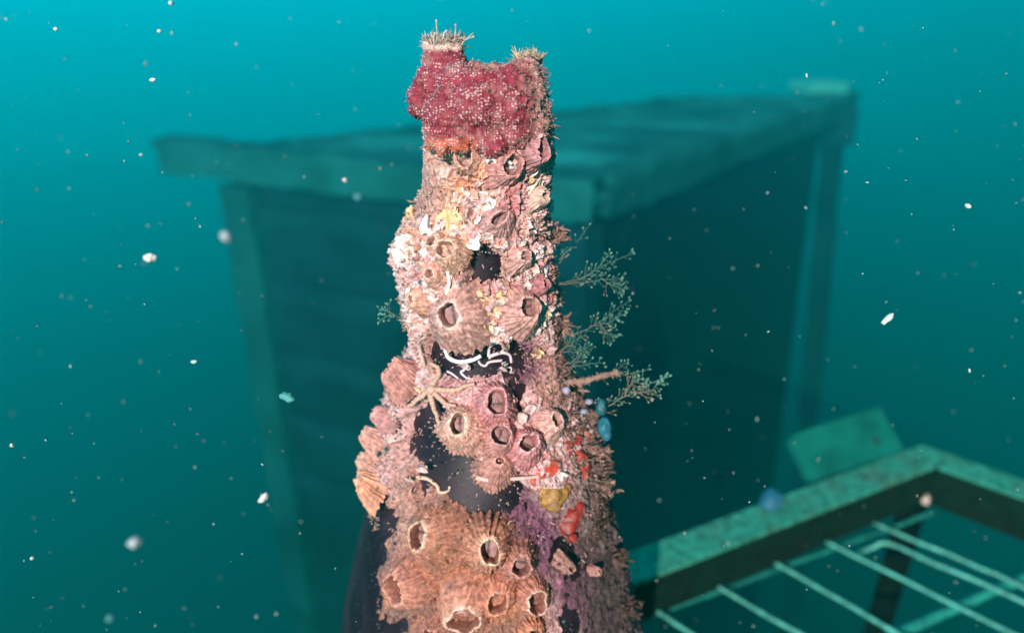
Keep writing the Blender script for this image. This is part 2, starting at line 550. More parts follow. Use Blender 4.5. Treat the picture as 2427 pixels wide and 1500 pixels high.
# dark infill panels set back between the posts
def panel(a, b_, inset, z0, z1, c, lean=0.0):
    d = (b_ - a) * [1, 1, 0]; d /= np.linalg.norm(d)
    nrm = np.array([-d[1], d[0], 0])
    if nrm @ (cen - a) < 0: nrm = -nrm
    a2 = a + nrm * inset; b2 = b_ + nrm * inset
    A_, B_ = np.array([a2[0], a2[1], 0]), np.array([b2[0], b2[1], 0])
    Bl = B_ + d * lean
    zv_ = np.array([0, 0, 1.0])
    fr_ = [A_ + zv_ * z0, Bl + zv_ * z0, B_ + zv_ * z1, A_ + zv_ * z1]
    mb = MB(); mb.add(fr_ + [q + nrm * 0.03 for q in fr_], [(0, 1, 2, 3), (7, 6, 5, 4), (0, 4, 5, 1), (1, 5, 6, 2), (2, 6, 7, 3), (3, 7, 4, 0)], c)
    return mb.make('side_panel', M_CONC, fr, False)
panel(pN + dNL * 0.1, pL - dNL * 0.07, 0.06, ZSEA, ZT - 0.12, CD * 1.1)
panel(pN + dNR * 0.1, lerp(pN, pR, 0.865), 0.05, ZSEA, ZT - 0.12, CD * 0.08, 0.6)  # right panel near black, its shade put into the colour
for zs_ in (2.86, 2.62, 2.38, 2.14, 1.9):
    a_ = pN + dNL * 0.1; d_ = (pL - dNL * 0.07 - a_) * [1, 1, 0]
    nrm_ = np.array([-d_[1], d_[0], 0]); nrm_ /= np.linalg.norm(nrm_)
    if nrm_ @ (cen - a_) < 0: nrm_ = -nrm_
    mb = MB(); q = a_ + nrm_ * 0.035
    mb.rough_box(np.array([q[0], q[1], zs_]), d_, nrm_ * 0.023, (0, 0, 0.07), CD * 1.5)
    mb.make('slat', M_CONC, fr, True)
# end stub of the rear beam beyond the right corner post
mb = MB(); q = onz(2046, 262, ZT - 0.06)
mb.box(q - [0.13, 0, 0.16], (0.13, 0.02, 0), (-0.03, 0.12, 0), (0, 0, 0.16), CD * 1.6)
mb.make('beam_end', M_CONC, fr, False, 0.01)

q0 = onz(1918, 226, ZT + 0.004); q1 = onz(2010, 224, ZT + 0.004)
blk = MB(); blk.box(q0, q1 - q0, np.array([-0.05, 0.14, 0]), (0, 0, 0.05), (0.03, 0.30, 0.25))
o = blk.make('pale_block', M_BOARD, None, False, 0.01)
tag(o, 'small pale block lying on the far right corner of the concrete frame', 'block')

# ------------------------------------------------------------------ steel rack the bottle stands in
ZR, ZG = 3.2, 3.165
k0 = onz(2185, 1052, ZR)                       # outer corner of the top frame
u1 = onz(1490, 1290, ZR) - onz(2165, 1045, ZR); u1 /= np.linalg.norm(u1)      # along the left bar, toward the bottle
u2 = onz(2427, 1133, ZR) - onz(2260, 1075, ZR); u2 /= np.linalg.norm(u2)      # along the right bar, toward the camera
L1, L2, WF = 0.46, 0.40, 0.0225
skew = 1.0 / abs(u1[0] * u2[1] - u1[1] * u2[0])
n1_, n2_ = u2 * skew, u1 * skew      # the two rails meet at a slight skew
rack = empty('steel_rack', (k0[0], k0[1], ZSEA), 'green algae coated angle iron rack with a wire grid, beside the bottle', 'rack')
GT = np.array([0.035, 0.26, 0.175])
GD = np.array([0.003, 0.016, 0.008])  # webs and legs darkened, their shade put into the steel colour
def angle_bar(p, d, nn, length, name, c=GT, zt=ZR):
    # L section: flat flange on top, thin web hanging from its inner edge
    e = 0.0025
    mb = MB()
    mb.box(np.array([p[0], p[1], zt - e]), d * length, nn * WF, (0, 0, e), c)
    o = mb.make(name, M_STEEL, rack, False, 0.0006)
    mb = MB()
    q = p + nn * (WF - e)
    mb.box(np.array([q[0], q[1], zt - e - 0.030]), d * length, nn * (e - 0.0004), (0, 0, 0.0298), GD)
    w = mb.make('web', M_STEEL, o, False, 0.0005)
    return o
kin = k0 + u1 * WF * 1.08 + u2 * WF * 1.08
a1 = angle_bar(k0, u1, n1_, L1, 'top_rail')
a2 = angle_bar(k0 + u2 * (WF * skew + 0.0006), u2, n2_, L2, 'top_rail')
a3 = angle_bar(k0 + u1 * L1 + u2 * (WF * 1.06), u2, -n2_, L2, 'top_rail')
a4 = angle_bar(k0 + u2 * (L2 + 0.024) , u1, -n1_, L1, 'top_rail')
# corner posts down to the seabed
def rpost(p):
    mb = MB(); s = 0.013
    mb.box(np.array([p[0], p[1], ZSEA - 0.05]), u1 * s, u2 * s, (0, 0, ZR - 0.003 - ZSEA + 0.05), GD * 0.4)
    mb.make('post', M_STEEL, rack, False, 0.001)
rpost(k0 + (u1 + u2) * 0.003)
rpost(k0 + u1 * (L1 - 0.02) + u2 * 0.003)
rpost(k0 + u1 * (L1 - 0.02) + u2 * (L2))
rpost(k0 + u1 * 0.003 + u2 * (L2))
# added dark sheet under the grid, standing in for shade inside the rack
mb = MB()
q = k0 + (u1 + u2) * 0.024
mb.box(np.array([q[0], q[1], ZG - 0.16]), u1 * (L1 - 0.05), u2 * (L2 - 0.03), (0, 0, 0.004), GD * 1.2)
mb.make('shade_sheet', M_STEEL, rack, False)
# lower shelf frames
for zl in (2.62, 2.0):
    mb = MB()
    for (p, d, ln) in ((k0 + u1 * .03, u1, L1 - .05), (k0 + u2 * .03, u2, L2 - .03), (k0 + u1 * (L1 - .01) + u2 * .03, u2, L2 - .03)):
        mb.box(np.array([p[0], p[1], zl]), d * ln, np.cross([0, 0, 1], d) * 0.012, (0, 0, 0.02), GD * 1.5)
    mb.make('lower_rail', M_STEEL, rack, False)
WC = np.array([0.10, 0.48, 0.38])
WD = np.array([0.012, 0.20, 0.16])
def wire(a, b_, r, c, name='wire', path=None):
    mb = MB()
    P = path or [a, b_]
    P = smooth_path(P, 40)
    P = [p + 0.0006 * np.array([vnoise(np.array([p * 60]), 3)[0], vnoise(np.array([p * 60]), 4)[0], vnoise(np.array([p * 60]), 5)[0]]) for p in P]
    cc = np.array([np.asarray(c) * (1 - 0.35 * (0.5 + 0.5 * vnoise(np.array([p * 90]), 8)[0])) for p in P])
    mb.tube(P, [r * (1 + 0.18 * vnoise(np.array([p * 220]), 9)[0]) for p in P], cc, 8)
    return mb.make(name, M_WIRE, rack)
# cross wires lie along u1, thin wires across them
g0 = onz(2190, 1210, ZG); g1 = onz(1500, 1455, ZG)
dB = (g1 - g0) / np.linalg.norm(g1 - g0)
c0_ = onz(2427, 1370, ZG - 0.003); c1_ = onz(2130, 1500, ZG - 0.003)
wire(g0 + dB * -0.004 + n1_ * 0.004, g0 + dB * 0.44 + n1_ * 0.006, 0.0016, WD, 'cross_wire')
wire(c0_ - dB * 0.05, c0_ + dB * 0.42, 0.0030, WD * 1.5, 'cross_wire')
stp = c0_ - g0
stp = stp - dB * (stp @ dB)
for k in (2, 3):
    wire(g0 + stp * k - dB * 0.02, g0 + stp * k + dB * 0.43, 0.0022, WD, 'cross_wire')
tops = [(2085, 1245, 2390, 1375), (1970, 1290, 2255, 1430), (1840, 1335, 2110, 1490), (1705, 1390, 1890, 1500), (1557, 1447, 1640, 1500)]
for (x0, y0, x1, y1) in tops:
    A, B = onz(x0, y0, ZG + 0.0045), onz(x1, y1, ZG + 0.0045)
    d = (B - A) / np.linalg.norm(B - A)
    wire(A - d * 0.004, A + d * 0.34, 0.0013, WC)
A0 = onz(1557, 1447, ZG + 0.0045); dA = onz(1840, 1335, ZG) - onz(1970, 1290, ZG)
for k in range(1, 5):
    A = A0 + dA * k * 1.05
    B = A + (onz(2110, 1490, ZG) - onz(1840, 1335, ZG)) * 4.6
    wire(A, B, 0.0013, WC)
# hooked wire
A, B = onz(2110, 1290, ZG + 0.006), onz(2350, 1393, ZG + 0.006)
d = (B - A) / np.linalg.norm(B - A)
wire(None, None, 0.0013, WC, 'hooked_wire', [onz(2035, 1312, ZG - 0.006), onz(2068, 1299, ZG + 0.002), A, A + d * 0.03, B, A + d * 0.3])

# board standing behind the rail
bz = 0.505
pa, pb, pc = at(1868, 1034, bz), at(2085, 964, bz + 0.03), at(1925, 1190, bz - 0.02)
ex, ey = pb - pa, pc - pa
ey = ey - ex * (ey @ ex) / (ex @ ex)
nn = np.cross(ex, ey); nn /= np.linalg.norm(nn)
if nn @ FW < 0: nn = -nn
bd = MB()
out = []
rc = 0.10
for (cx, cy, a0) in ((rc, rc * .8, 180), (1 - rc, rc * .8, 270), (1 - rc, 1 - rc, 0), (rc, 1 - rc, 90)):
    for k in range(5):
        an = math.radians(a0 + 90 * k / 4)
        out.append(pa + ex * (cx + rc * math.cos(an)) + ey * (cy + rc * 0.9 * math.sin(an)))
kk = len(out)
bd.add([p for p in out] + [p + nn * 0.006 for p in out], [tuple(range(kk)), tuple(range(2 * kk - 1, kk - 1, -1))] + [(i, (i + 1) % kk, kk + (i + 1) % kk, kk + i) for i in range(kk)], (0.004, 0.12, 0.095))
board = empty('flat_board', pa, 'small green silted board standing tilted behind the rack corner', 'board')
bd.make('plate', M_BOARD, board, False)
bb = MB(); q = pa + ex * 0.78 + ey * 0.48 - nn * 0.001
bb.tube([q, q + nn * 0.004], 0.0035, (0.01, 0.06, 0.05), 10)
bb.make('bolt', M_BOARD, board, False)

# small growth on the rack
def lump(name, c, r, color, label, cat, mat, group=None, stretch=1.0, ax=None, amp=0.25, nn_=24):
    ax = np.array([0, 0, 1.0]) if ax is None else np.asarray(ax, float) / np.linalg.norm(ax)
    t = np.linspace(0, math.pi, nn_); p = np.linspace(0, 2 * math.pi, nn_ * 2, endpoint=False)
    T, Pp = np.meshgrid(t, p, indexing='ij')
    D = np.stack([np.sin(T) * np.cos(Pp), np.sin(T) * np.sin(Pp), np.cos(T)], -1).reshape(-1, 3)
    k = 1 + amp * fbm(D * 1.7 + c[0] * 900 + c[2] * 500, 3, 2) * 1.5
    V = D * (r * k)[:, None]
    V = V + np.outer(V @ ax, ax) * (stretch - 1)
    cc = np.asarray(color)[None, :] * (1 + 0.25 * fbm(D * 3 + 4, 2, 9))[:, None]
    o = build(name, V + 0, grid_faces(nn_ * 2, nn_, True), mat, None, cc)
    o.location = c
    return tag(o, label, cat, group)
lump('sea_squirt', onz(1830, 1187, ZR + 0.003), 0.0068, (0.02, 0.13, 0.20), 'small blue lump on the top rail of the rack', 'sea squirt', M_SQUIRT, amp=0.3)
lump('sponge_lump', onz(1868, 1293, ZG + 0.002), 0.0052, (0.25, 0.42, 0.36), 'pale grey lump on the rim wire below the rack rail', 'sponge', M_FLESH, amp=0.5)
lump('barnacle', onz(2192, 1182, ZG + 0.007), 0.0034, (0.75, 0.6, 0.5), 'small pale barnacle inside the rack corner, left of a whiter one', 'barnacle', M_SHELL, 'barnacles on the rack', amp=0.5, nn_=12)
lump('barnacle', onz(2258, 1192, ZG + 0.006), 0.0042, (0.85, 0.78, 0.68), 'bright cream barnacle inside the rack corner', 'barnacle', M_SHELL, 'barnacles on the rack', amp=0.5, nn_=12)

# ------------------------------------------------------------------ bottle
X0 = -0.0085
SIL = np.array([  # py, left, right of the encrusted silhouette
    (100, 1010, 1290), (300, 1005, 1312), (340, 1022, 1314), (400, 1026, 1308), (450, 1000, 1304), (500, 968, 1300), (545, 940, 1302),
    (600, 928, 1306), (650, 945, 1316), (700, 950, 1324), (740, 950, 1326), (780, 975, 1330), (820, 975, 1334), (850, 945, 1338),
    (900, 915, 1352), (950, 905, 1380), (1000, 890, 1415), (1050, 878, 1432), (1100, 864, 1442), (1150, 868, 1446), (1200, 892, 1446),
    (1250, 905, 1448), (1300, 900, 1462), (1400, 890, 1478), (1500, 885, 1490), (1700, 880, 1500)], float)
GL = np.array([(140, 105), (170, 118), (240, 118), (260, 112), (400, 118), (600, 130), (800, 146), (900, 170), (1000, 210), (1100, 250), (1200, 283),
               (1300, 312), (1400, 334), (1500, 350), (1700, 360)], float)
def pyz(py):
    d = ray(1150, py)
    Zd = 0.19 / d[1]
    return CAM[2] + Zd * d[2], Zd
zt_, Rl_, Rr_ = [], [], []
for (py, l, r) in SIL:
    z, Zd = pyz(py)
    ax_ = 1213.5 + X0 * FPX / Zd
    zt_.append(z); Rl_.append((ax_ - l) * Zd / FPX); Rr_.append((r - ax_) * Zd / FPX)
zt_, Rl_, Rr_ = [np.array(q)[::-1] for q in (zt_, Rl_, Rr_)]
zg_, Rg_ = [], []
for (py, w) in GL:
    z, Zd = pyz(py)
    zg_.append(z); Rg_.append(w * Zd / FPX)
zg_, Rg_ = np.array(zg_)[::-1], np.array(Rg_)[::-1]
def Rglass(z): return np.interp(z, zg_, Rg_)
def Rout(th, z):
    w = 0.5 + 0.5 * np.cos(th)
    return np.interp(z, zt_, Rl_) * (1 - w) + np.interp(z, zt_, Rr_) * w
def surf(px, py, k=0.95, extra=0.0):
    """first point where the pixel's ray meets the encrusted bottle; returns point, outward normal, depth"""
    d = ray(px, py)
    best = None
    for t in np.arange(0.11, 0.32, 0.0005):
        p = CAM + d * t
        x, y = p[0] - X0, p[1]
        r = math.hypot(x, y)
        R = max(float(Rout(math.atan2(y, x), p[2])) * k, float(Rglass(p[2]))) + extra
        if best is None or r - R < best[0]:
            best = (r - R, t)
        if r <= R:
            break
    t = best[1]
    p = CAM + d * t
    x, y = p[0] - X0, p[1]
    r = math.hypot(x, y)
    th = math.atan2(y, x)
    e = 0.004
    sl = (float(Rout(th, p[2] + e)) - float(Rout(th, p[2] - e))) / (2 * e)
    nrm = np.array([x / r, y / r, -np.clip(sl, -0.8, 0.8)])
    return p, nrm / np.linalg.norm(nrm), t

ZBASE = ZG + 0.0068
bottle = empty('wine_bottle', (X0, 0, ZBASE), 'dark glass bottle crusted with marine growth, upright in the centre', 'bottle')
ztop = pyz(165)[0]
# glass: neck, shoulder, body, closed foot
zs = np.concatenate([[ZBASE + 0.0, ZBASE + 0.0005, ZBASE + 0.004], np.linspace(ZBASE + 0.012, ztop, 160)])
nt_ = 128
th = np.linspace(0, 2 * math.pi, nt_, endpoint=False)
V = []
for i, z in enumerate(zs):
    R = float(Rglass(z))
    if i == 0: R *= 0.0
    if i == 1: R *= 0.9
    V += [(X0 + R * math.cos(a), R * math.sin(a), z) for a in th]
V += [(X0, 0, ztop)] * nt_
build('glass_body', V, grid_faces(nt_, len(zs) + 1, True), M_GLASS, bottle)

# crust as a displaced shell over the glass, bare where its thickness goes below zero
NF, NBk, NZ = 640, 110, 900
thf = np.concatenate([np.linspace(-math.pi * 1.08, math.pi * 0.08, NF), np.linspace(math.pi * 0.08, math.pi * 0.92, NBk + 2)[1:-1]])
NT = len(thf)
z_lo, z_hi = pyz(1640)[0], pyz(255)[0]
zv = np.linspace(z_lo, z_hi, NZ)
TH, ZZ = np.meshgrid(thf, zv)
TH = TH.ravel(); ZZ = ZZ.ravel()
RO = Rout(TH, ZZ); RG = Rglass(ZZ)
def cyl(R): return np.stack([X0 + R * np.cos(TH), R * np.sin(TH), ZZ], -1)
P0 = cyl(np.maximum(RO, RG))
PX, PY, _ = project(P0)
Q = P0 * 1000.0            # millimetres
WX = PX + 26 * fbm(Q / 3.1, 3, 11)
WY = PY + 26 * fbm(Q / 3.1, 3, 12)
front = np.sin(TH) < 0.35
def patch(cx, cy, rx, ry, rot=0.0, soft=0.35):
    c, s = math.cos(math.radians(rot)), math.sin(math.radians(rot))
    dx, dy = WX - cx, WY - cy
    d = np.hypot((dx * c + dy * s) / rx, (-dx * s + dy * c) / ry)
    return (1 - sstep(1 - soft, 1 + soft, d)) * front
bare = np.zeros(len(TH))
for a in ((1156, 646, 62, 56), (1058, 858, 75, 42, 40), (1150, 862, 110, 40, 12), (1225, 858, 36, 45), (1000, 1050, 46, 95, -8), (1040, 1115, 85, 52, 10),
          (1130, 1170, 110, 58, 12), (1000, 1150, 45, 50), (1195, 1190, 60, 60), (1243, 955, 20, 46), (1140, 1245, 50, 40), (1030, 830, 26, 50)):
    bare = np.maximum(bare, patch(*a))
for a in ((1000, 1010, 46, 60), (978, 1085, 36, 62), (968, 1045, 40, 72), (1062, 1425, 20, 26), (1120, 1195, 120, 44, 8), (858, 1285, 58, 105, 12), (825, 1440, 76, 130, 8), (1345, 1480, 22, 40), (1350, 1330, 30, 30), (900, 1490, 60, 30)):
    bare = np.maximum(bare, patch(*a))
purple = np.zeros(len(TH))
for a in ((1262, 870, 32, 60, 10), (1215, 850, 36, 28), (1240, 1230, 75, 50, 15), (1300, 1290, 60, 80), (1370, 1380, 70, 110), (1420, 1470, 60, 60), (1230, 905, 30, 30)):
    purple = np.maximum(purple, patch(*a, soft=0.5))
silt = np.zeros(len(TH))
for a in ((1000, 440, 50, 110, 12), (1030, 490, 40, 60), (1315, 900, 34, 90), (1010, 840, 18, 60, 0), (880, 1330, 26, 140, 0), (940, 1200, 40, 120), (1330, 800, 20, 60), (1400, 1420, 60, 120)):
    silt = np.maximum(silt, patch(*a, soft=0.6))
frilly = sstep(330, 420, PY) * (1 - sstep(780, 860, PY))
rough = (1 - 0.8 * silt)
w1, id1 = worley(Q / 4.2, 20)
w2, id2 = worley(Q / 1.9, 30)
rd = ridged(Q / np.array([3.0, 3.0, 2.2]), 3, 40)
fb = fbm(Q / 6.0, 3, 50)
fine = fbm(Q / 0.8, 3, 60)
rd2 = ridged(Q / 1.3, 2, 70)
disp = (1.5 * (0.55 - w1) + 1.1 * (0.4 - w2) * rough + (0.7 + 0.9 * frilly) * (rd - 0.25) * rough + 1.3 * fb + 0.6 * fine * (0.5 + 0.5 * rough) + 0.55 * rd2 * rough + 0.35 * fbm(Q / 0.42, 2, 65) * (0.35 + 0.65 * rough)) * 1e-3
thick = np.maximum(RO * 0.955 - RG, 0.0012)
T = thick + disp + 0.0022 * patch(1078, 352, 42, 18)
T = T * (1 - purple) + purple * ((0.5 + 1.3 * fbm(Q / 2.0, 3, 80)) * 1e-3 + 0.25 * np.clip(disp, -0.001, 0.001))
T = np.where(purple > 0.5, T, np.maximum(T, 0.0006))
T = T * (1 - bare) - 0.0022 * bare
Rn = RG + T
Vc = cyl(Rn)
# colours: living crust, shell grit, orange and cream growth
pal = {'pink': (0.70, 0.46, 0.46), 'mauve': (0.47, 0.26, 0.28), 'cream': (0.86, 0.75, 0.70), 'orange': (0.66, 0.33, 0.15), 'yellow': (0.82, 0.56, 0.36),
       'brown': (0.30, 0.17, 0.12), 'purple': (0.15, 0.065, 0.12), 'silt': (0.46, 0.30, 0.24), 'white': (0.88, 0.82, 0.80), 'rose': (0.52, 0.18, 0.20), 'rust': (0.52, 0.23, 0.12)}
pal = {k: np.array(v) * np.array([1.02, 0.79, 0.77]) for k, v in pal.items()}
pal['white'] = np.array((0.88, 0.79, 0.76))
C = np.tile(pal['pink'], (len(TH), 1))
def mixc(c, m):
    global C
    m = np.clip(m, 0, 1)[:, None]
    C = C * (1 - m) + np.asarray(c) * m
mixc(pal['mauve'], sstep(0.0, 0.5, fbm(Q / 5, 3, 90)))
mixc(pal['cream'], 0.7 * sstep(0.15, 0.5, fbm(Q / 2.6, 3, 91)))
mixc(pal['rose'], 0.7 * sstep(0.25, 0.5, fbm(Q / 3.3, 3, 92)) * (1 - sstep(1150, 1250, PY)))
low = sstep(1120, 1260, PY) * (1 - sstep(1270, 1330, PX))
mixc(np.array([0.12, 0.055, 0.04]), 0.85 * low)  # lower crust browner, and darkened as light fades toward the foot
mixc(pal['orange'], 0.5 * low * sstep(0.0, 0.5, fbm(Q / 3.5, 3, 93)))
mixc(pal['orange'], 0.5 * frilly * sstep(0.12, 0.4, fbm(Q / 4.0, 2, 94)) )
mixc(pal['yellow'], 0.45 * frilly * sstep(0.25, 0.5, fbm(Q / 3.6, 2, 95)))
mixc(pal['white'], 0.95 * frilly * sstep(0.45, 0.75, rd) * sstep(-0.25, 0.3, fbm(Q / 7, 2, 96)))
mixc(pal['brown'], 0.75 * sstep(0.55, 0.85, w1) )  # brown silt tone in the gaps, doubling as painted shade
mixc(pal['brown'], 0.5 * sstep(0.1, 0.5, fbm(Q / 1.4, 2, 97)) * (1 - frilly))
mixc(pal['white'], 0.38 * sstep(0.3, 0.65, rd2) * (1 - 0.6 * silt) * (1 - low))
mixc(pal['brown'] * 0.5, 0.65 * sstep(0.25, 0.7, -rd2 - 0.1 + 0.3 * fine))  # fine hollows darkened too, shade put into the crust colour
mixc(pal['silt'], 0.8 * silt)
for (cx, cy, r, c, s) in ((1065, 535, 40, 'yellow', .8), (1075, 470, 30, 'yellow', .5), (1150, 420, 30, 'yellow', .8), (1100, 430, 26, 'orange', .8), (965, 570, 26, 'orange', .8),
                          (1100, 590, 24, 'orange', .6), (1140, 730, 20, 'yellow', .8), (1190, 640, 20, 'orange', .5), (1300, 640, 26, 'rose', .7), (1290, 690, 30, 'rose', .7),
                          (1225, 440, 36, 'rose', .4), (1215, 490, 40, 'rose', .6), (1070, 355, 40, 'yellow', .35), (1190, 1400, 60, 'orange', .5), (1080, 1390, 60, 'rust', .7),
                          (980, 1370, 40, 'rust', .5), (1060, 1440, 22, 'brown', .9)):
    mixc(pal[c], s * patch(cx, cy, r, r, 0, 0.7))
mixc(pal['purple'] * 1.0, purple * 0.95)
mixc(pal['purple'] * 1.9, 0.6 * purple * sstep(0.1, 0.5, fbm(Q / 1.5, 2, 99)))
mixc((0.06, 0.045, 0.04), 0.85 * sstep(1310, 1420, PX) * sstep(1000, 1150, PY))  # right flank darkened low down, light falloff painted into the crust
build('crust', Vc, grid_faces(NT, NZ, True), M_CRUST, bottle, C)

# ------------------------------------------------------------------ barnacles
def frame(px, py, k=0.95):
    p, nrm, t = surf(px, py, k)
    e1 = np.cross([0, 0, 1.0], nrm); e1 /= np.linalg.norm(e1)      # to image right
    if e1[0] < 0 and abs(nrm[1]) > 0.2: e1 = -e1
    e2 = np.cross(nrm, e1)
    if e2[2] < 0: e2 = -e2
    return p, nrm, e1, e2, t / FPX

def barnacle(px, py, rb, ax, ay, h, off, tint, label, ribs=26, rot=0.0, tilt=(0, 0), seed=0, rim=None, ribamp=0.05, op=(0.34, 0.19, 0.18)):
    op = np.asarray(op) * 0.6
    gx, gy = px + off[0], py + off[1]
    bx_, by_ = px, py
    for _ in range(2):
        p, nrm, e1, e2, s = frame(bx_, by_, 0.965)
        q_ = p + nrm * (h * 1.0e-3) + e1 * off[0] * s - e2 * off[1] * s
        qx, qy, _z = project(q_)
        bx_ += (0.8 if tilt[0] > -0.2 else 0.0) * np.clip(gx - qx, -22, 22); by_ += 0.8 * np.clip(gy - qy, -30, 30)
    p, nrm, e1, e2, s = frame(bx_, by_, 0.965)
    tilt = (tilt[0], tilt[1] + 0.28)
    rb = rb * (1.08 if py > 860 else 0.98 if abs(px - 1150) < 110 and 570 < py < 640 else 1.12)
    if tilt != (0, 0):
        nrm = nrm + e1 * tilt[0] + e2 * tilt[1]; nrm /= np.linalg.norm(nrm)
        e1 = e1 - nrm * (e1 @ nrm); e1 /= np.linalg.norm(e1)
        e2 = np.cross(nrm, e1)
        if e2[2] < 0: e2 = -e2
    h = h * 1.22e-3
    rbm, axm, aym = rb * s, ax * s, ay * s
    rc_ = math.hypot(p[0] - X0, p[1])
    nt, ns = 120, 26
    th = np.linspace(0, 2 * math.pi, nt, endpoint=False)
    cr_, sr_ = math.cos(rot), math.sin(rot)
    base_irr = 1 + 0.16 * vnoise(np.stack([np.cos(th) * 1.3 + seed * 7, np.sin(th) * 1.3, th * 0], -1), seed) 
    plate = 0.5 + 0.5 * np.cos(6 * th + seed)       # six wall plates
    ap_irr = 1 + 0.17 * vnoise(np.stack([np.cos(th) * 1.6 + seed * 3, np.sin(th) * 1.6, th * 0 + 4], -1), seed + 5)
    axx, ayy = axm * np.cos(th) * ap_irr, aym * np.sin(th) * ap_irr
    apx, apy = axx * cr_ - ayy * sr_, axx * sr_ + ayy * cr_
    ribn = vnoise(np.stack([th * ribs / 2, th * 0 + seed, th * 0], -1), seed + 9) * 0.6 + 0.55 * np.cos(ribs * th + 2 * vnoise(np.stack([np.cos(th) * 2, np.sin(th) * 2, th * 0 + seed], -1), 3))
    V = []; Cc = []
    tint = np.asarray(tint, float)
    tint = tint * (np.array([1.04, 0.83, 0.83]) if py < 1180 else np.array([0.82, 0.57, 0.58]))  # lower shells browner, and darkened for light fading down the bottle
    rimc = np.clip(tint * 1.3 + 0.04, 0, 0.85) if rim is None else 0.7 * np.asarray(rim, float) * np.array([1, .88, .84]) + 0.3 * tint * 1.2
    jag = 0.06 * h * vnoise(np.stack([np.cos(th) * 3 + seed, np.sin(th) * 3, th * 0 + 8], -1), seed + 2) - 0.09 * h * (plate < 0.10)
    for i in range(ns):
        u = i / (ns - 1)
        q = u ** 0.85
        bx, by = rbm * np.cos(th) * base_irr, rbm * np.sin(th) * base_irr
        x = bx * (1 - q) + apx * q + off[0] * s * q
        y = by * (1 - q) + apy * q - off[1] * s * q
        rad = 1 + 1.3 * ribamp * ribn * (1 - u) ** 0.6 * 1.3 + 0.03 * (plate - 0.5) * (1 - u)
        cx_, cy_ = off[0] * s * q, -off[1] * s * q
        x = cx_ + (x - cx_) * rad; y = cy_ + (y - cy_) * rad
        hh = h * (1 - (1 - u) ** 1.5) + jag * u ** 3 + ribamp * 0.5 * h * ribn * math.sin(math.pi * min(u * 1.05, 1)) - 0.0018 * (1 - u) ** 2
        rr = np.hypot(x, y)
        hh = hh - np.minimum((x ** 2) / (2 * rc_), 0.004) * (1 - u * 0.4)
        P = p + np.outer(x, e1) + np.outer(y, e2) + np.outer(hh, nrm)
        grow = vnoise(np.stack([th * 0 + u * 9 + seed, np.cos(th), np.sin(th)], -1), 4)
        sh = 1 + 0.2 * ribn + 0.2 * grow - 0.3 * (1 - u) ** 2
        c = tint[None, :] * np.clip(sh, 0.45, 1.6)[:, None]
        k = sstep(0.80, 0.98, np.full(nt, u) + 0.05 * grow)[:, None]
        c = c * (1 - k) + rimc * k
        V.append(P); Cc.append(c)
    for (f, d) in ((0.92, 0.93), (0.86, 0.66), (0.84, 0.24)):
        x = apx * f + off[0] * s; y = apy * f - off[1] * s
        P = p + np.outer(x, e1) + np.outer(y, e2) + np.outer(h * d + jag * (f > .85), nrm)
        V.append(P); Cc.append(np.tile(tint * (0.75 if d > 0.5 else 0.5), (nt, 1)))
    V = np.concatenate(V); Cc = np.concatenate(Cc)
    outer = np.arange(len(V)) < nt * ns
    fn = fbm(V * 1000 / 1.6 + seed, 3, 7)
    V = V + nrm * (fn * 0.00055 + 0.00038 * ridged(V * 1000 / 1.1, 2, 77) * outer)[:, None] + np.outer(fbm(V * 1000 / 2.3 + 31 + seed, 2, 8) * 0.0004, e1) + np.outer(fbm(V * 1000 / 2.3 + 71 + seed, 2, 8) * 0.0004, e2)
    grit = sstep(0.15, 0.5, fbm(V * 1000 / 1.9 + seed * 3, 3, 15))[:, None] * outer[:, None]
    Cc = Cc * (1 - 0.45 * grit) + np.array([0.30, 0.17, 0.14]) * 0.45 * grit
    root = empty('barnacle', p, label, 'barnacle', 'barnacles on the bottle')
    build('shell', V, grid_faces(nt, ns + 3, True), M_SHELL, root, Cc)
    # lid plates closing the opening, with a seam
    nr = 6
    Vo = []; Co = []
    sa = seed * 1.3 + 0.6
    for j in range(nr):
        f = 0.92 * j / (nr - 1)
        x = apx * f; y = apy * f
        seam = np.abs(x * math.cos(sa) + y * math.sin(sa)) / max(axm, aym)
        hh = h * 0.26 + 0.35 * max(axm, aym) * np.minimum(seam, 0.5) * 0.8 - 0.1 * h * f
        Vo.append(p + np.outer(x + off[0] * s, e1) + np.outer(y - off[1] * s, e2) + np.outer(hh, nrm))
        Co.append(np.asarray(op)[None, :] * (0.55 + 1.1 * sstep(0.02, 0.25, seam))[:, None])
    build('lid', np.concatenate(Vo), grid_faces(nt, nr, True), M_PLATE, root, np.concatenate(Co))
    return root

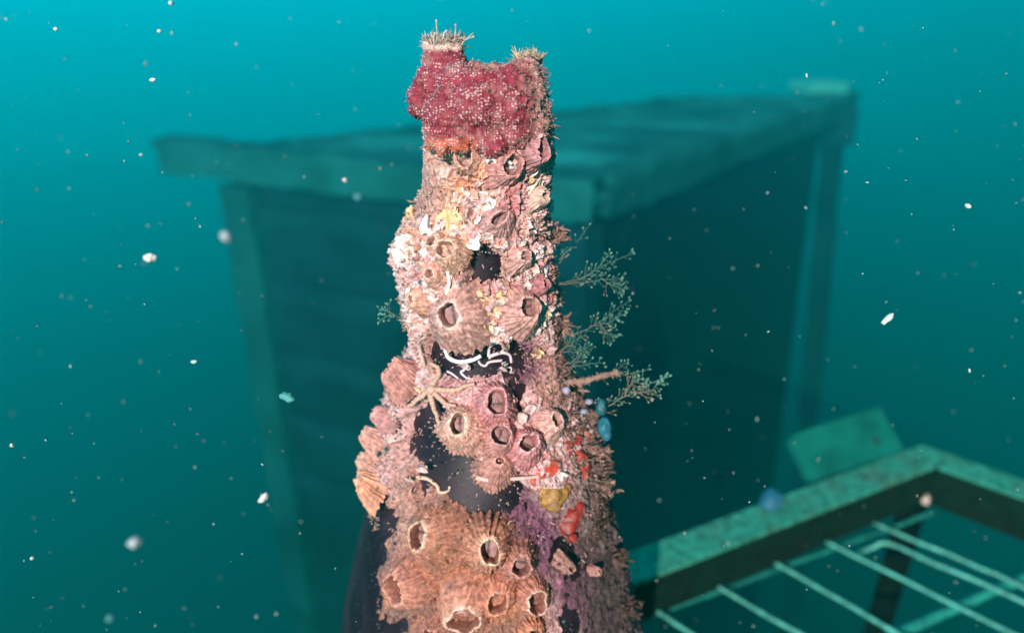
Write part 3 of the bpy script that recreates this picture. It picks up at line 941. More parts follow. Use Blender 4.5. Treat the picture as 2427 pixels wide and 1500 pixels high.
PK = (0.56, 0.31, 0.28); CR = (0.74, 0.56, 0.44); OR = (0.62, 0.33, 0.18); MV = (0.50, 0.28, 0.29); TN = (0.60, 0.40, 0.31)
BARN = [
 # px, py, base r, ax, ay, h(mm), offset, tint, label, kwargs
 (1100, 385, 46, 19, 25, 3.0, (0, -4), (0.62, 0.40, 0.30), 'tan barnacle with a triangular opening just below the maroon colony', dict(rot=0.2)),
 (1213, 405, 52, 25, 25, 3.6, (2, -2), PK, 'pink barnacle with a wide round opening on the upper neck', dict(rot=0.7)),
 (1282, 360, 46, 17, 28, 3.6, (2, 0), MV, 'mauve barnacle on the upper right edge of the neck', dict()),
 (1185, 525, 44, 24, 13, 3.0, (0, 0), (0.6, 0.38, 0.36), 'small barnacle with a slanted slit opening above the dark window', dict(rot=0.5)),
 (1056, 600, 48, 24, 22, 3.5, (0, 0), (0.72, 0.50, 0.36), 'cream barnacle with a plugged round top left of the dark window', dict(op=(0.5, 0.3, 0.24))),
 (1022, 578, 30, 13, 14, 2.6, (0, 0), (0.70, 0.50, 0.40), 'tiny barnacle between white shell edges on the left of the neck', dict()),
 (1080, 765, 84, 24, 29, 4.8, (-16, -10), (0.62, 0.41, 0.35), 'large grey pink barnacle with a tall opening in the middle of the neck', dict(rim=(0.8, 0.7, 0.66), ribamp=0.06, rot=-0.2)),
 (1252, 742, 58, 26, 24, 4.2, (4, -4), (0.60, 0.38, 0.33), 'barnacle with a dark slanted opening below right of the dark window', dict(rot=0.6)),
 (1292, 680, 30, 11, 12, 2.8, (0, 0), (0.50, 0.24, 0.26), 'small rosy barnacle on the right edge beside the hydroid sprays', dict()),
 (985, 715, 48, 10, 11, 3.4, (-8, 0), (0.66, 0.42, 0.32), 'lumpy closed barnacle on the left edge of the neck', dict()),
 (1018, 655, 40, 12, 11, 2.8, (0, 0), (0.64, 0.42, 0.33), 'low barnacle between the frilly white oyster and the dark window', dict()),
 (1245, 615, 42, 15, 12, 3.0, (0, 0), (0.62, 0.42, 0.37), 'pale gritty barnacle above right of the dark window', dict()),
 (1290, 470, 34, 12, 13, 2.8, (0, 0), (0.70, 0.55, 0.45), 'cream barnacle on the right edge under the mauve one', dict()),
 (958, 890, 58, 13, 24, 5.0, (-6, -6), (0.58, 0.31, 0.26), 'pink barnacle with a narrow tall opening left of the brittle star', dict(tilt=(-0.25, 0), ribs=34)),
 (922, 990, 36, 10, 12, 4.2, (-10, 0), (0.58, 0.33, 0.30), 'ribbed barnacle in profile on the left edge below the brittle star', dict(tilt=(-0.3, 0))),
 (900, 1040, 40, 10, 11, 5.0, (-12, 0), (0.64, 0.38, 0.30), 'cone shaped striped barnacle on the left edge, level with the dark patch', dict(tilt=(-0.35, 0), ribs=20, ribamp=0.09)),
 (884, 1102, 34, 11, 12, 4.4, (-10, 0), (0.66, 0.42, 0.32), 'pale barnacle jutting from the left edge above the orange striped one', dict(tilt=(-0.35, 0.1))),
 (890, 1162, 44, 12, 11, 5.6, (-14, -12), (0.74, 0.42, 0.26), 'orange striped barnacle jutting from the lower left edge', dict(tilt=(-0.4, 0.1), ribs=18, ribamp=0.10, rim=(0.85, 0.75, 0.62))),
 (1092, 1022, 66, 19, 26, 4.6, (-8, -4), (0.70, 0.46, 0.36), 'cream barnacle with fan ribs below the brittle star', dict(ribs=36, ribamp=0.06, rim=(0.85, 0.74, 0.6))),
 (1178, 962, 56, 22, 31, 4.2, (0, 0), (0.58, 0.29, 0.29), 'pink barnacle with a tall rounded opening, topmost of the cluster on the shoulder', dict(rot=-0.1)),
 (1188, 1044, 54, 22, 24, 4.4, (2, -2), (0.54, 0.30, 0.27), 'barnacle with a keyhole opening between two others on the shoulder', dict(rot=0.5, ribs=30)),
 (1254, 1062, 56, 24, 19, 4.4, (2, -4), (0.62, 0.30, 0.31), 'rosy barnacle with a wide oval opening beside the red sponge', dict(rot=0.1, rim=(0.8, 0.6, 0.58))),
 (1316, 1005, 46, 16, 14, 3.8, (4, 0), (0.64, 0.44, 0.38), 'gritty barnacle right of the rosy one, under the brown silt film', dict()),
 (1180, 1110, 50, 9, 8, 3.0, (6, -10), (0.48, 0.27, 0.22), 'flat ribbed barnacle below the keyhole one, bordered by a pale line', dict(ribs=34)),
 (1010, 1280, 74, 19, 31, 5.4, (-20, 0), (0.66, 0.40, 0.26), 'large orange barnacle with a narrow opening below the dark patch', dict(rot=-0.15, ribs=34, ribamp=0.05, rim=(0.82, 0.66, 0.5))),
 (1155, 1318, 64, 23, 29, 5.4, (4, 2), (0.68, 0.40, 0.25), 'orange barnacle with white ribs fanning above its opening', dict(rot=0.1, ribs=26, ribamp=0.08, rim=(0.85, 0.72, 0.55))),
 (1232, 1352, 54, 21, 24, 4.6, (2, -2), (0.54, 0.32, 0.25), 'dull barnacle with a dark opening right of the white ribbed one', dict(rot=0.3)),
 (955, 1412, 64, 29, 38, 5.8, (-14, -8), (0.66, 0.38, 0.27), 'big barnacle with a wide open mouth at the lower left edge', dict(ribs=22, ribamp=0.08, tilt=(-0.1, 0), op=(0.42, 0.26, 0.25))),
 (1098, 1462, 84, 42, 28, 5.8, (2, 10), (0.70, 0.42, 0.28), 'large barnacle with a wide slanted opening at the bottom of the photo', dict(rot=0.45, op=(0.45, 0.30, 0.30), rim=(0.85, 0.7, 0.58))),
 (1180, 1437, 60, 23, 30, 5.0, (0, -2), (0.66, 0.36, 0.22), 'orange barnacle with an arched opening between two bottom ones', dict(op=(0.32, 0.17, 0.13))),
 (1270, 1434, 56, 22, 28, 5.0, (2, 0), (0.60, 0.34, 0.24), 'barnacle with a five sided opening at the right of the lowest row', dict(op=(0.30, 0.14, 0.12), rim=(0.8, 0.66, 0.55))),
 (1268, 1508, 50, 14, 12, 4.4, (0, 0), (0.70, 0.40, 0.22), 'orange ribbed barnacle cut by the bottom edge of the photo', dict(ribs=20, ribamp=0.1)),
 (1020, 1510, 52, 16, 13, 4.0, (0, 0), (0.50, 0.28, 0.2), 'brown barnacle at the bottom edge, left of the slanted opening', dict()),
 (1352, 1352, 26, 9, 8, 4.0, (0, 0), (0.5, 0.36, 0.3), 'small grey barnacle standing up from the purple crust', dict(ribs=12)),
 (1418, 1358, 18, 6, 6, 3.0, (0, 0), (0.55, 0.34, 0.3), 'tiny pink barnacle on the dark right side, low down', dict(ribs=12)),
]
for i, (px, py, rb, ax, ay, h, off, tint, lab, kw) in enumerate(BARN):
    barnacle(px, py, rb, ax, ay, h, off, tint, lab, seed=i + 1, **kw)

# ------------------------------------------------------------------ oyster shells and shards
def frill(px, py, w, l, ang, lift, col_in, col_edge, label, seed=0, waves=5, amp=0.6, cup=0.5):
    """a shell valve: hinge at the pixel, growing toward ang (degrees, image up = 90); w,l in px, lift in mm"""
    p, nrm, e1, e2, s = frame(px, py, 0.93)
    a = math.radians(ang)
    ed = e1 * math.cos(a) + e2 * math.sin(a)
    ep = np.cross(nrm, ed)
    nu, nv = 48, 22
    U, Vv = np.meshgrid(np.linspace(-1, 1, nu), np.linspace(0, 1, nv))
    U = U.ravel(); Vv = Vv.ravel()
    W_ = w * s * 0.5 * np.sin(np.clip(Vv * 1.9 + 0.35, 0, math.pi * 0.62)) / 1.0
    Lh = l * s * (1 - 0.35 * U ** 2) * (1 + 0.18 * vnoise(np.stack([U * 2.2 + seed, U * 0, U * 0], -1), seed))
    wav = vnoise(np.stack([U * waves + seed * 5, Vv * 1.5, U * 0 + seed], -1), seed + 3)
    lay = (Vv * 6 + 0.6 * wav) % 1.0
    H = (lift * Vv ** 1.4 - cup * lift * (U ** 2) * 0.5 + amp * wav * (0.25 + Vv) + 0.32 * (1 - lay) * Vv) * 1e-3
    rc_ = math.hypot(p[0] - X0, p[1])
    x = U * W_; y = Lh * Vv
    tx = (np.outer(x, ep) + np.outer(y, ed)) @ e1
    H = H - np.minimum(tx ** 2 / (2 * rc_), 0.003)
    top = p + np.outer(x, ep) + np.outer(y, ed) + np.outer(H, nrm)
    bot = top - nrm * (0.0007 + 0.0004 * (1 - Vv))[:, None] * 1.0
    V = np.concatenate([top, bot])
    f = grid_faces(nu, nv)
    nb = nu * nv
    F = [tuple(q) for q in f] + [tuple(int(i) + nb for i in q[::-1]) for q in f]
    ring = [i for i in range(nu)] + [j * nu + nu - 1 for j in range(1, nv)] + [(nv - 1) * nu + i for i in range(nu - 2, -1, -1)] + [j * nu for j in range(nv - 2, 0, -1)]
    m_ = len(ring)
    F += [(ring[(i + 1) % m_], ring[i], ring[i] + nb, ring[(i + 1) % m_] + nb) for i in range(m_)]
    k = np.clip(sstep(0.55, 0.95, np.maximum(Vv, np.abs(U) * 0.9) + 0.2 * wav) + 0.5 * (lay < 0.25), 0, 1)[:, None]
    c = np.asarray(col_in) * (1 - k) + np.asarray(col_edge) * k
    gr = sstep(0.2, 0.5, fbm(top * 1000 / 2.0, 3, 33))[:, None]
    c = c * (1 - 0.5 * gr) + np.array([0.5, 0.29, 0.25]) * 0.5 * gr
    o = build('oyster_shell', V - p, F, M_NACRE, None, np.concatenate([c, c * 0.9]))
    o.location = p
    return tag(o, label, 'oyster shell', 'oyster shells on the bottle neck')
WH = (0.9, 0.86, 0.84); YL = (0.80, 0.50, 0.28); ORG = (0.66, 0.32, 0.13); PKS = (0.55, 0.30, 0.29)
frill(985, 610, 90, 72, 168, 3.2, CR, WH, 'white frilly oyster shell jutting from the left edge of the neck', 1, 6, 0.8)
frill(1010, 600, 48, 78, 96, 1.9, (0.75, 0.6, 0.55), WH, 'upright white edged oyster shell left of the yellow crust', 2, 3, 0.5)
frill(1070, 575, 80, 80, 100, 1.6, YL, (0.86, 0.66, 0.3), 'yellow shell with wavy layers above the plugged barnacle', 3, 7, 0.9)
frill(1100, 548, 46, 58, -38, 2.2, (0.8, 0.7, 0.68), WH, 'blocky white shell shard at the upper left of the dark window', 4, 2, 0.3)
frill(1300, 635, 70, 96, 184, 2.2, PKS, WH, 'pink oyster shell with a white lower lip right of the dark window', 5, 4, 0.6)
frill(1212, 690, 60, 66, 235, 2.0, ORG, (0.85, 0.62, 0.3), 'orange shell edge below the dark window', 6, 3, 0.5)
frill(1135, 690, 46, 130, -82, 2.0, YL, (0.88, 0.72, 0.42), 'long yellow shell edge right of the large barnacle', 7, 5, 0.8)
frill(1205, 700, 80, 105, -65, 2.6, (0.78, 0.6, 0.52), WH, 'white broken shell between the two lower neck barnacles', 8, 4, 0.8)
frill(1250, 500, 70, 70, 70, 2.4, (0.76, 0.58, 0.42), (0.86, 0.76, 0.62), 'layered cream shell on the right of the neck above the slit barnacle', 9, 8, 0.8)
frill(1280, 515, 34, 46, 20, 2.6, (0.62, 0.5, 0.62), (0.72, 0.62, 0.75), 'smooth lilac shell tip on the right edge of the neck', 10, 2, 0.2)
frill(1120, 500, 70, 60, 35, 2.0, CR, WH, 'white and cream shell shard in the middle of the upper neck', 11, 4, 0.6)
frill(1095, 440, 54, 36, -90, 1.6, ORG, WH, 'orange shell with a white lower lip under the tan barnacle', 12, 3, 0.4)
frill(1165, 415, 44, 60, -70, 1.6, YL, (0.85, 0.7, 0.45), 'yellow cream shell between the two upper openings', 13, 4, 0.7)
frill(965, 545, 60, 56, 130, 1.6, ORG, (0.8, 0.5, 0.28), 'orange scaly shell above the frilly white oyster', 15, 4, 0.6)
frill(1250, 1005, 50, 50, 60, 2.2, (0.55, 0.28, 0.3), (0.75, 0.55, 0.52), 'pink shell ridge between the tall opening and the gritty barnacle', 16, 4, 0.6)
frill(1345, 1125, 66, 66, 160, 2.4, (0.55, 0.30, 0.34), (0.74, 0.55, 0.55), 'pink shell overhanging the bright red sponge', 17, 4, 0.6)
frill(1270, 640, 44, 44, 60, 1.8, PKS, (0.8, 0.62, 0.6), 'small pink shell tip at the right edge, level with the dark window', 18, 3, 0.6)

# broken shell grit cemented in the crust
mb = MB()
random.seed(31)
for i_ in range(150):
    if i_ < 110:
        py = random.uniform(350, 850); px = random.uniform(955, 1310)
    else:
        py = random.uniform(850, 1250); px = random.uniform(900, 1330)
    if math.hypot((px - 1156) / 74, (py - 646) / 68) < 1 or (py > 800 and px < 1260 and random.random() < 0.8): continue
    if px < 1070 and 380 < py < 520: continue
    lf_, rt_ = np.interp(py, SIL[:, 0], SIL[:, 1]), np.interp(py, SIL[:, 0], SIL[:, 2])
    if abs(px - (lf_ + rt_) / 2) > 0.43 * (rt_ - lf_): continue
    p, nrm, e1, e2, s_ = frame(px, py, 0.955)
    a = random.uniform(0, 2 * math.pi)
    nrm2 = nrm + 0.8 * (e1 * random.gauss(0, 0.6) + e2 * random.gauss(0.2, 0.6)); nrm2 /= np.linalg.norm(nrm2)
    d1 = e1 * math.cos(a) + e2 * math.sin(a); d1 -= nrm2 * (d1 @ nrm2); d1 /= np.linalg.norm(d1)
    d2 = np.cross(nrm2, d1)
    w_, l_ = random.uniform(6, 14) * s_, random.uniform(9, 25) * s_
    U, Vv = np.meshgrid(np.linspace(-1, 1, 9), np.linspace(0, 1, 7)); U = U.ravel(); Vv = Vv.ravel()
    wob = vnoise(np.stack([U * 2 + i_, Vv * 2, U * 0 + i_ * 0.7], -1), 5)
    xx = U * w_ * (1 + 0.5 * wob) * (0.75 + 0.4 * np.sin(Vv * 3)); yy = Vv * l_ * (1 + 0.3 * vnoise(np.stack([U * 1.7 + i_, U * 0, U * 0 + 3], -1), 6)) - l_ * 0.3
    hh = 0.0009 * (1 - 0.9 * U ** 2) + 0.0009 * wob + 0.0008 * Vv
    top = p + np.outer(xx, d1) + np.outer(yy, d2) + np.outer(hh, nrm2)
    F_ = grid_faces(9, 7).tolist()
    colr = [(0.84, 0.70, 0.66), (0.78, 0.60, 0.54), (0.60, 0.34, 0.34), (0.72, 0.46, 0.36), (0.84, 0.58, 0.34), (0.66, 0.46, 0.44)][random.choice((0, 0, 1, 1, 2, 3, 4, 5))]
    edge = sstep(0.45, 0.95, np.maximum(Vv, np.abs(U)))[:, None]
    cc = np.array(colr) * (0.72 + 0.4 * edge) * (1 + 0.25 * wob)[:, None]
    mb.add(np.concatenate([top, top - nrm2 * 0.0008]), F_ + [[q + 63 for q in f[::-1]] for f in F_], np.clip(np.concatenate([cc, cc]), 0, 0.9))
o = mb.make('shell_grit', M_NACRE, bottle); o['kind'] = 'stuff'

# ------------------------------------------------------------------ worm tubes and brittle star
def spath(pts, lift=0.0006, n=30, wob=0.0):
    P = []
    for (x, y) in pts:
        p, nrm, _ = surf(x, y, 0.93)
        P.append(p + nrm * lift)
    P = smooth_path(P, n)
    if wob:
        P = [p + wob * np.array([vnoise(np.array([p * 700]), 1)[0], vnoise(np.array([p * 700]), 2)[0], vnoise(np.array([p * 700]), 3)[0]]) for p in P]
    return P
def gpath(pts, lift=0.0006, n=30):
    """path lying on the bare glass"""
    P = []
    for (x, y) in pts:
        d = ray(x, y)
        t = 0.11
        while t < 0.3:
            p = CAM + d * t
            if math.hypot(p[0] - X0, p[1]) <= float(Rglass(p[2])) + lift: break
            t += 0.0003
        P.append(p)
    return smooth_path(P, n)
def worm(pts, r, c, label, glass=True, lift=None, n=34, cat='worm tube', group='worm tubes on the bottle', taper=0.8, name='worm_tube'):
    P = gpath(pts, (r * 0.8 if lift is None else lift), n) if glass else spath(pts, (r if lift is None else lift), n)
    mb = MB()
    rr = [0.8 * r * (1 - (1 - taper) * i / (n - 1)) * (1 + 0.12 * vnoise(np.array([P[i] * 1500]), 2)[0]) for i in range(n)]
    mb.tube(P, rr, c, 8)
    o = build(name, np.array(mb.v) - P[0], mb.f, M_TUBE, None, np.array(mb.c))
    o.location = P[0]
    return tag(o, label, cat, group)
TW = (0.70, 0.58, 0.60)
worm([(1158, 845), (1162, 820), (1185, 812), (1194, 830), (1165, 842), (1160, 850)], 0.00052, TW, 'white worm tube bent into a loop on the dark glass band')
worm([(1160, 845), (1190, 836), (1208, 842), (1212, 860)], 0.00058, TW, 'thick white worm tube curving like a hook under the loop')
worm([(1190, 854), (1160, 858), (1150, 867), (1138, 862), (1132, 848)], 0.00048, TW, 'white worm tube shaped like a shallow bowl left of the hook')
worm([(1060, 880), (1072, 886), (1086, 897)], 0.0004, (0.78, 0.7, 0.75), 'short white worm tube at the left of the dark glass band')
worm([(1108, 860), (1100, 876), (1092, 882), (1104, 894), (1116, 898)], 0.0004, (0.80, 0.72, 0.76), 'forked looking white worm tube in the middle of the dark band')
worm([(1196, 880), (1200, 872), (1212, 872), (1210, 884)], 0.00032, (0.75, 0.6, 0.72), 'tiny squared white worm tube on the purple crust')
worm([(952, 1118), (985, 1130), (1012, 1134), (1035, 1150), (1042, 1166), (1062, 1164), (1066, 1152)], 0.00085, (0.68, 0.44, 0.32), 'tan wavy worm tube crossing the big dark glass patch', taper=0.55)
worm([(1015, 1158), (1018, 1175), (1030, 1188)], 0.0007, (0.62, 0.40, 0.28), 'short tan worm tube rising from the large orange barnacle')
worm([(1130, 1128), (1165, 1135), (1200, 1132), (1240, 1130), (1270, 1126)], 0.0008, (0.68, 0.48, 0.42), 'pale worm tube edging the bottom of the shoulder cluster', glass=False, lift=0.0016)
worm([(1005, 785), (1000, 812), (1006, 840), (1012, 868)], 0.0009, (0.60, 0.40, 0.34), 'pinkish upright worm tube left of the dark glass band', glass=False, lift=0.001)
worm([(1150, 375), (1162, 368), (1172, 382), (1186, 372), (1200, 382)], 0.0006, WH, 'white zigzag worm tube above the wide round opening', glass=False, lift=0.003)
worm([(1050, 720), (1062, 704), (1080, 700), (1100, 705)], 0.0005, (0.8, 0.66, 0.64), 'white worm tube arched over the large neck barnacle', glass=False, lift=0.003)
worm([(1068, 640), (1072, 665), (1066, 690)], 0.0006, WH, 'thin white upright worm tube left of the dark window', glass=False, lift=0.002)
worm([(1062, 815), (1068, 838), (1090, 850), (1120, 846), (1140, 836)], 0.0008, WH, 'white worm tube curling under the large neck barnacle', glass=False, lift=0.0015)

bs = surf(1030, 925, 0.95)
star = empty('brittle_star', bs[0] + bs[1] * 0.0025, 'tan brittle star with its arms spread beside the dark glass band', 'brittle star')
SCo = np.array([0.56, 0.34, 0.25])
mb = MB(); mb.blob(bs[0] + bs[1] * 0.0018, 0.0014, SCo, bs[1], 0.6, 10, 6, 0.08); mb.make('disc', M_TUBE, star)
for arm in ([(1030, 925), (1040, 902), (1050, 880), (1040, 862), (1028, 855)], [(1032, 924), (1060, 926), (1090, 920), (1112, 912), (1128, 905)],
            [(1032, 928), (1048, 942), (1062, 956), (1085, 960)], [(1028, 930), (1034, 955), (1040, 980), (1046, 1004)], [(1026, 928), (1005, 945), (985, 960), (962, 964)]):
    P = spath(arm, 0.0017, 36, 0.0003)
    mb = MB()
    mb.tube(P, [0.00090 * (1 - 0.5 * i / 35) * (1 + 0.12 * math.cos(i * 2.2)) for i in range(36)], np.array([SCo * (1 + 0.18 * math.cos(i * 2.2)) for i in range(36)]), 7)
    mb.make('arm', M_TUBE, star)

# ------------------------------------------------------------------ lumpy bodies from merged spheres
def metabody(name, spheres, vox, mat, colfn, label, cat, group=None, lumpf=None, smooth_it=6, post_=None, kind=None):
    bm = bmesh.new()
    from mathutils import Matrix
    for (c, r) in spheres:
        bmesh.ops.create_icosphere(bm, subdivisions=3, radius=r, matrix=Matrix.Translation([float(q) for q in c]))
    me = bpy.data.meshes.new(name); bm.to_mesh(me); bm.free()
    ob = bpy.data.objects.new(name, me); COL.objects.link(ob)
    mo = ob.modifiers.new('r', 'REMESH'); mo.mode = 'VOXEL'; mo.voxel_size = vox
    ms = ob.modifiers.new('s', 'SMOOTH'); ms.iterations = smooth_it; ms.factor = 0.5
    dg = bpy.context.evaluated_depsgraph_get()
    ev = ob.evaluated_get(dg)
    m2 = bpy.data.meshes.new_from_object(ev)
    nv = len(m2.vertices)
    V = np.empty(nv * 3, np.float32); m2.vertices.foreach_get('co', V); V = V.reshape(-1, 3).astype(float)
    Nn = np.empty(nv * 3, np.float32); m2.vertices.foreach_get('normal', Nn); Nn = Nn.reshape(-1, 3)
    nl = len(m2.loops)
    li = np.empty(nl, np.int32); m2.loops.foreach_get('vertex_index', li)
    F = li.reshape(-1, 4) if nl == 4 * len(m2.polygons) else [tuple(p.vertices) for p in m2.polygons]
    bpy.data.objects.remove(ob); bpy.data.meshes.remove(me); bpy.data.meshes.remove(m2)
    lump_ = np.zeros(nv)
    if lumpf is not None:
        d, lump_ = lumpf(V, Nn)
        V = V + Nn * d[:, None]
    if post_ is not None:
        V = post_(V)
    c = V.mean(0)
    o = build(name, V - c, F, mat, None, colfn(V, lump_), attrs={'lump': lump_})
    o.location = c
    return tag(o, label, cat, group, kind)

ZA = 0.182
def px_sph(px, py, r, dy=0.0):
    # dy: metres toward the camera from the neck axis
    return (at(px, py, ZA - dy), r * ZA / FPX)
sp = []
for (x, y, r, dy) in ((1052, 150, 48, .004), (1052, 128, 46, .003), (1030, 200, 46, .004), (1012, 232, 42, .003), (1002, 250, 34, .004), (1088, 212, 56, .008), (1145, 214, 50, .010),
                      (1205, 204, 50, .009), (1244, 182, 42, .006), (1250, 225, 46, .006), (1262, 258, 42, .004), (1200, 250, 74, .009), (1130, 262, 74, .010), (1065, 272, 58, .009),
                      (1050, 305, 44, .008), (1085, 322, 40, .009), (1150, 312, 52, .009), (1215, 308, 44, .009), (1172, 345, 30, .011), (1262, 295, 36, .007), (1040, 330, 26, .009), (1050, 340, 26, .012), (1088, 343, 22, .013),
                      (1140, 240, 100, -.004), (1100, 300, 60, 0.0), (1200, 300, 60, 0.0), (1160, 330, 50, .004)):
    sp.append(px_sph(x, y, r, dy))
def col_lump(V, Nn):
    q = V * 1000
    w, _ = worley(q / 3.6, 3)
    a = fbm(q / 4.0, 3, 4)
    w2, _ = worley(q / 2.1 + 0.3 * fbm(q / 1.5, 2, 13)[:, None], 23)
    h = 1.0 * (0.55 - w) + 1.1 * a + 1.5 * (0.5 - w2) + 0.3 * fbm(q / 0.9, 2, 6)
    return h * 1e-3 * 0.9, np.clip(0.5 + 0.6 * (1.3 * (0.5 - w2) + 0.7 * a + 0.35 * fbm(q / 1.6, 2, 31)), 0, 1)
def col_col(V, lmp):
    q = V * 1000
    c = np.tile([0.24, 0.022, 0.04], (len(V), 1)) * (1 + 0.35 * fbm(q / 3, 3, 5))[:, None]
    k = (0.75 * sstep(0.08, 0.4, fbm(q / 3.0, 3, 8)))[:, None]
    c = c * (1 - 0.7 * k) + np.array([0.38, 0.17, 0.15]) * 0.7 * k
    px, py, _ = project(V)
    k = (sstep(318, 340, py) * (1 - sstep(1110, 1140, px)) * 0.85)[:, None]
    c = c * (1 - k) + np.array([0.62, 0.14, 0.06]) * k
    k = ((1 - sstep(112, 124, py + 5 * fbm(q / 1.5, 2, 3))) * 0.9)[:, None]
    c = c * (1 - k) + np.array([0.66, 0.52, 0.40]) * k
    k = (sstep(0.2, 0.5, fbm(q / 5.1, 2, 18)) * (1 - sstep(200, 260, py)) * sstep(1080, 1130, px) * 0.7)[:, None]
    c = c * (1 - k) + np.array([0.50, 0.34, 0.22]) * k
    k = (sstep(1235, 1290, px + 25 * fbm(q / 2, 2, 4)) * 0.6)[:, None]
    c = c * (1 - k) + np.array([0.45, 0.28, 0.22]) * k
    return c
def flat_top(V):
    px, py, Z = project(V)
    lim = np.where(px < 1108, 104.0, 152.0) + 8 * vnoise(np.stack([px / 18, px * 0, px * 0], -1), 2)
    lim = np.where(px > 1222, 134.0 + 6 * vnoise(np.stack([px / 14, px * 0, px * 0], -1), 2), lim)
    dz = np.clip(lim - py, 0, None)
    return V - np.outer(dz * Z / FPX * 0.85, UP)
colony = metabody('maroon_colony', sp, 0.00042, M_COLONY, col_col, 'lumpy maroon colony covered in white dots on top of the bottle neck', 'bryozoan colony', None, col_lump, 4, flat_top)

_me = colony.data
_idx = [i for i in rng.integers(0, len(_me.vertices), 2600) if _me.vertices[int(i)].normal.y < 0.3]
hb = MB()
for i in _idx:
    v = _me.vertices[int(i)]
    q = np.array(v.co) ; nn_ = np.array(v.normal)
    d = nn_ + 0.5 * np.array([random.gauss(0, 1) for _ in range(3)]); d /= np.linalg.norm(d)
    ln = random.uniform(0.0003, 0.0010) * (1.8 if q[0] > 0.011 else 1.0)
    hb.tube([q, q + d * ln * 0.6, q + d * ln + np.array([0, 0, -0.2 * ln])], [0.00009, 0.00008, 0.00005], np.array([0.56, 0.36, 0.32]) * random.uniform(0.5, 1.3), 3)
_loc = np.array(colony.location)
o = build('fuzz', np.array(hb.v) + _loc, hb.f, M_TURF, colony, np.array(hb.c)); o['kind'] = 'stuff'

def sp_col(V, color):
    k = (0.8 * sstep(0.12, 0.4, fbm(V * 1000 / 2.2, 3, 19)))[:, None]
    c = np.asarray(color)[None, :] * (1 + 0.35 * fbm(V * 1000 / 1.2, 2, 9))[:, None]
    return c * (1 - k) + np.array([0.36, 0.20, 0.17]) * k
def sponge(pts, color, label, name='sponge', cat='sponge', k=0.96, amp=0.5, mat=None, group='sponges on the bottle shoulder', vox=0.0005):
    sps = []
    for (x, y, r) in pts:
        p, nrm, t = surf(x, y, k)
        sps.append((p - nrm * r * t / FPX * 0.45, r * t / FPX))
    def lf(V, Nn):
        h = fbm(V * 1000 / 2.5, 3, 4) + 0.5 * ridged(V * 1000 / 1.4, 2, 14) - 0.2
        return h * amp * 1.8e-3, np.clip(0.5 + h * .5, 0, 1)
    return metabody(name, sps, vox, mat or M_FLESH, lambda V, l: sp_col(V, color), label, cat, group, lf, 4)
sponge([(1282, 1128, 16), (1300, 1118, 18), (1318, 1108, 18), (1270, 1140, 12)], (0.55, 0.07, 0.03), 'bright red sponge wedged under the pink shell above the mustard one')
sponge([(1350, 1060, 18), (1366, 1050, 16), (1380, 1085, 20), (1385, 1110, 20), (1370, 1040, 14), (1388, 1128, 14)], (0.42, 0.045, 0.025), 'red sponge band on the right edge of the shoulder')
sponge([(1375, 1018, 16), (1392, 1026, 12), (1360, 1028, 10)], (0.42, 0.11, 0.04), 'rust orange sponge knob above the red band')
sponge([(1310, 1178, 30), (1335, 1170, 24), (1292, 1165, 20), (1318, 1195, 20), (1345, 1158, 16)], (0.40, 0.20, 0.055), 'mustard yellow sponge below the bright red one', amp=0.3)
sponge([(1365, 1225, 26), (1352, 1250, 22), (1360, 1275, 14), (1378, 1205, 20)], (0.30, 0.03, 0.02), 'deep red sponge hanging below the mustard one', amp=0.3)

# clear sea squirts at the right edge
for (x, y, r, c, st, lab) in ((1432, 1012, 15, (0.02, 0.15, 0.21), 1.5, 'pale blue translucent sea squirt, largest on the right edge'),
                              (1438, 1032, 11, (0.02, 0.13, 0.19), 1.2, 'small blue sea squirt directly under the largest one'),
                              (1396, 952, 9, (0.28, 0.28, 0.36), 0.8, 'upper of two lilac sea squirt beads at the hydroid base'),
                              (1384, 975, 9, (0.28, 0.27, 0.35), 0.8, 'lower of two lilac sea squirt beads at the hydroid base'),
                              (1342, 925, 10, (0.36, 0.30, 0.40), 0.9, 'lilac bead like sea squirt set in the brown turf'),
                              (1425, 965, 13, (0.01, 0.10, 0.12), 1.5, 'dim teal sea squirt behind the lilac beads')):
    p = at(x, y, 0.200)
    lump('sea_squirt', p, r * 0.200 / FPX, c, lab, 'sea squirt', M_SQUIRT, 'sea squirts on the bottle', st, UP, 0.2, 16)

# ------------------------------------------------------------------ turf, hairs, tufts
def tuft(mb, p, nrm, length, nbr, color, r0=0.00028):
    for _ in range(nbr):
        d = nrm + 0.75 * np.array([random.gauss(0, 1) for _ in range(3)]) * 0.6
        d /= np.linalg.norm(d)
        L_ = length * random.uniform(0.5, 1.15)
        bend = np.array([random.gauss(0, 1) for _ in range(3)]) * 0.35
        P = [p + d * L_ * u + bend * L_ * u * u for u in (0, 0.35, 0.7, 1.0)]
        c = np.asarray(color) * random.uniform(0.6, 1.5)
        mb.tube(P, [r0, r0 * 1.1, r0 * 1.25, r0 * 0.7], c, 4)
        if random.random() < 0.5:
            q = P[2]; d2 = d + 0.8 * np.array([random.gauss(0, 1) for _ in range(3)]); d2 /= np.linalg.norm(d2)
            mb.tube([q, q + d2 * L_ * 0.3], [r0 * 0.9, r0 * 0.8], c * 1.15, 4)
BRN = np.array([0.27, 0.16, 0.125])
tm = MB()
